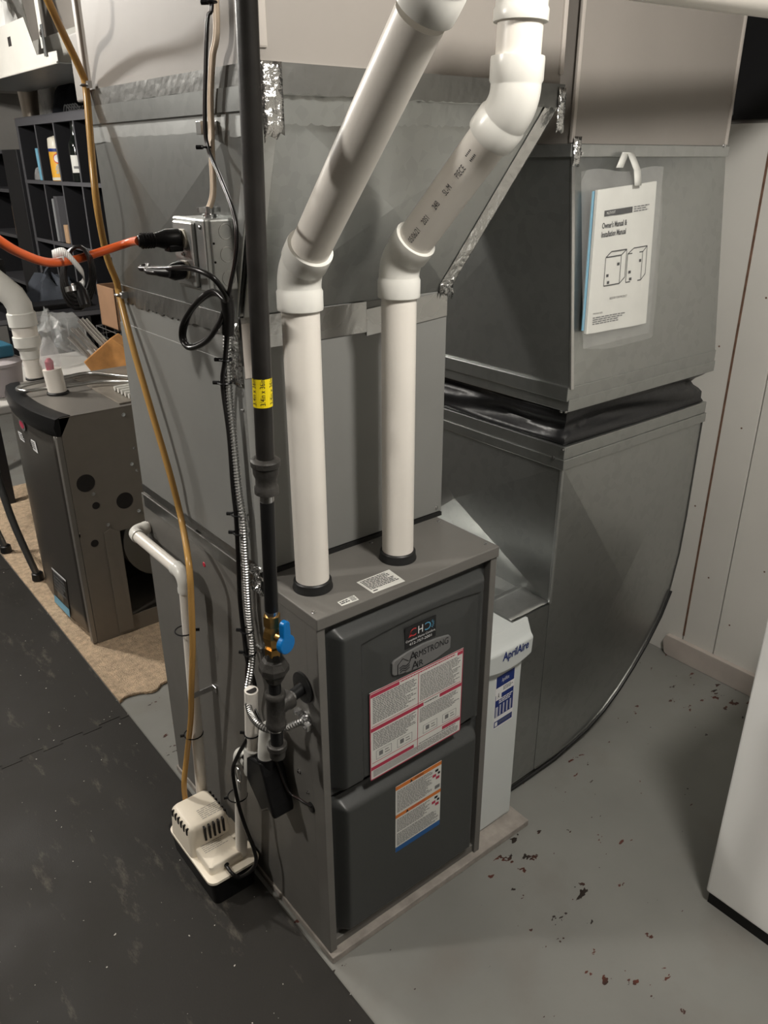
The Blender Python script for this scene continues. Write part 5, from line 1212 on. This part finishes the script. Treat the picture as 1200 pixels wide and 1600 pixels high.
for (u, w_, h_, m_, nm, lab) in [(4.075, .018, .235, 'grey_book', 'binder', 'thin light grey binder on the lower cube shelf'), (4.02, .05, .25, 'shelf_edge', 'folder', 'dark grey folder beside the light grey binder'), (3.92, .05, .10, 'tan_book', 'small_book', 'short tan book beside the dark grey folder')]:
    y_ = u; b = MB().m(m_).box((.957, y_-w_/2, z2), (1.15, y_+w_/2, z2+h_)); tag(b.build(nm, bevel=.003), lab, 'book')
# on the shelf top
zt = dz[0]+.0225
p = U(48, 175, x=sx+.05); b = MB().m('tarnish').lathe((sx+.05, p.y, zt), (0, 0, 1), [(0, .045), (.002, .047), (.16, .058), (.162, .055), (.01, .043)], n=28); tag(b.build('steel_cup', smooth=40), 'tall tarnished steel cup on top of the black shelf', 'cup')
p = U(80, 172, x=sx+.05); b = MB(); b.m('clear_film').lathe((sx+.05, p.y, zt), (0, 0, 1), [(0, .048), (.004, .05), (.17, .056), (.172, .052), (.01, .046)], n=20); b.m('foil_crinkle').lathe((sx+.05, p.y, zt+.002), (0, 0, 1), [(0, .03), (.15, .038)], n=9); tag(b.build('glass_vase', smooth=40), 'clear glass vase with crumpled foil on top of the black shelf', 'vase')
heap('dark_clothes', (sx+.13, U(116, 170, x=sx+.13).y, zt), .11, .11, .15, 'dark_cloth', 19, 'heap of dark clothes on top of the black shelf', 'cloth', 28, 10, .15)
b = MB().m('grey_book')
for k in range(5):
    y0 = U(108+4*k, 176, x=sx-.02).y; b.tube(catmull([(sx-.03, y0+.05, zt+.004), (sx-.035, y0, zt+.035), (sx-.03, y0-.06, zt+.004), (sx-.035, y0-.10, zt+.02)], 5), .0035, n=6)
tag(b.build('cable_tangle', smooth=50), 'tangle of thin grey cables at the shelf top edge', 'cable')
# lower dark cabinet beyond the shelf
CBN = thing('dark_cabinet', 'low dark brown cabinet with a flat panel beside the black cube shelf', 'cabinet', (1.1, 4.85, 0))
MB().m('shelf_black').box((.93, 4.515, .0), (1.32, 4.82, 1.61)).build('cabinet_panel', CBN, bevel=.004)
for z_ in (1.61, 1.38, 1.10, .80, .4): MB().m('shelf_edge').box((.935, 4.82, z_-.02), (1.30, 5.5, z_)).build('shelf_board', CBN)
MB().m('shelf_black').box((1.30, 4.82, 0), (1.32, 5.5, 1.61)).build('back_board', CBN)
MB().m('shelf_black').box((.93, 5.5, 0), (1.32, 5.52, 1.61)).build('cabinet_side', CBN)
b = MB().m('tan_book').box((.95, 4.87, 1.101), (1.10, 4.895, 1.28)); tag(b.build('tan_folder', bevel=.002), 'tan folder standing in the low dark cabinet', 'book')

# ------------------------------------------------------------------ dark workbench with gear below the orange cord
DK = thing('dark_desk', 'dark desk with black gear behind the folding table', 'desk', (.5, 3.1, .0))
MB().m('shelf_black').box((.15, 2.95, .86), (.90, 3.45, .89)).build('desk_top', DK, bevel=.003)
for (x_, y_) in ((.18, 2.98), (.87, 2.98), (.18, 3.42), (.87, 3.42)): MB().m('shelf_black').box((x_-.02, y_-.02, .0105), (x_+.02, y_+.02, .859)).build('leg', DK)
MB().m('shelf_edge').box((.148, 2.948, .865), (.90, 2.95, .885)).build('edge_band', DK)
b = MB().m('black_plastic').box((.35, 3.05, .8905), (.75, 3.2, .915)); tag(b.build('keyboard', bevel=.004), 'black keyboard lying on the dark desk', 'keyboard')
b = MB().m('black_plastic').box((.2, 3.22, .8905), (.42, 3.42, 1.12)); b.box((.22, 3.215, .93), (.40, 3.22, 1.10)); tag(b.build('black_speaker', bevel=.012), 'black boxy speaker on the dark desk', 'speaker')
heap('cable_heap', (.66, 3.33, .8905), .13, .08, .12, 'dark_cloth', 23, 'heap of black cables at the back of the dark desk', 'cable', 26, 8, .35)

# ------------------------------------------------------------------ hanging white shelf, upper left
HS = thing('hanging_shelf', 'white sheet-metal shelf hung from the ceiling by slotted straps', 'shelf', (.75, 2.9, 1.86))
hxx = .60; e0 = U(-60, 136, x=hxx); e1 = U(91, 100, x=hxx); zl = (e0.z+e1.z)/2
ya, yb = e1.y, e0.y
notch = [(ya, zl), (yb, zl), (yb, zl+.19), (ya+.34, zl+.19), (ya+.24, zl+.045), (ya, zl+.04)]
MB().m('white_metal').prism([(hxx, y_, z_) for y_, z_ in notch], (.003, 0, 0)).build('front_lip', HS, bevel=.001)
MB().m('white_metal').tube([(hxx-.001, ya, zl), (hxx-.001, yb, zl)], .005, n=8).build('rolled_edge', HS, smooth=50)
MB().m('galvanised_dull').box((hxx, ya, zl-.003), (hxx+.34, yb, zl+.001)).build('shelf_board', HS)
MB().m('white_metal').box((hxx+.34, ya, zl), (hxx+.343, yb, zl+.22)).build('back_lip', HS)
ph = U(15, 65, x=hxx); MB().m('slot_dark').box((hxx-.0008, ph.y-.022, ph.z-.018), (hxx+.001, ph.y+.022, ph.z+.018)).build('square_hole', HS)
for (u_, x_) in ((66, hxx-.004), (-30, hxx-.004)):
    pb = U(u_, 60, x=x_); MB().m('white_metal').box((x_-.002, pb.y-.022, zl+.06), (x_, pb.y+.022, CEIL-.002)).build('hanger_strap', HS); MB().m('tube_grey').box((x_-.0025, pb.y-.03, zl+.03), (x_-.0005, pb.y+.0, zl+.14)).build('hanger_slot', HS)
    screw(HS, (x_-.002, pb.y, zl+.11), (-1, 0, 0), .012)
heap('white_stuffed_bag', (hxx+.125, U(4, 30, x=hxx+.1).y, zl+.0015), .10, .16, .34, 'white_bag', 31, 'puffy white plastic bag on the hanging shelf', 'bag', 26, 12, .2)
# boxes stored beyond it
b = MB().m('duct_paint').box((.99, 3.35, 1.98), (1.50, 5.6, CEIL-.01)); tag(b.build('ceiling_soffit_duct', bevel=.004), 'boxy cream duct under the ceiling above the black shelf', 'duct')
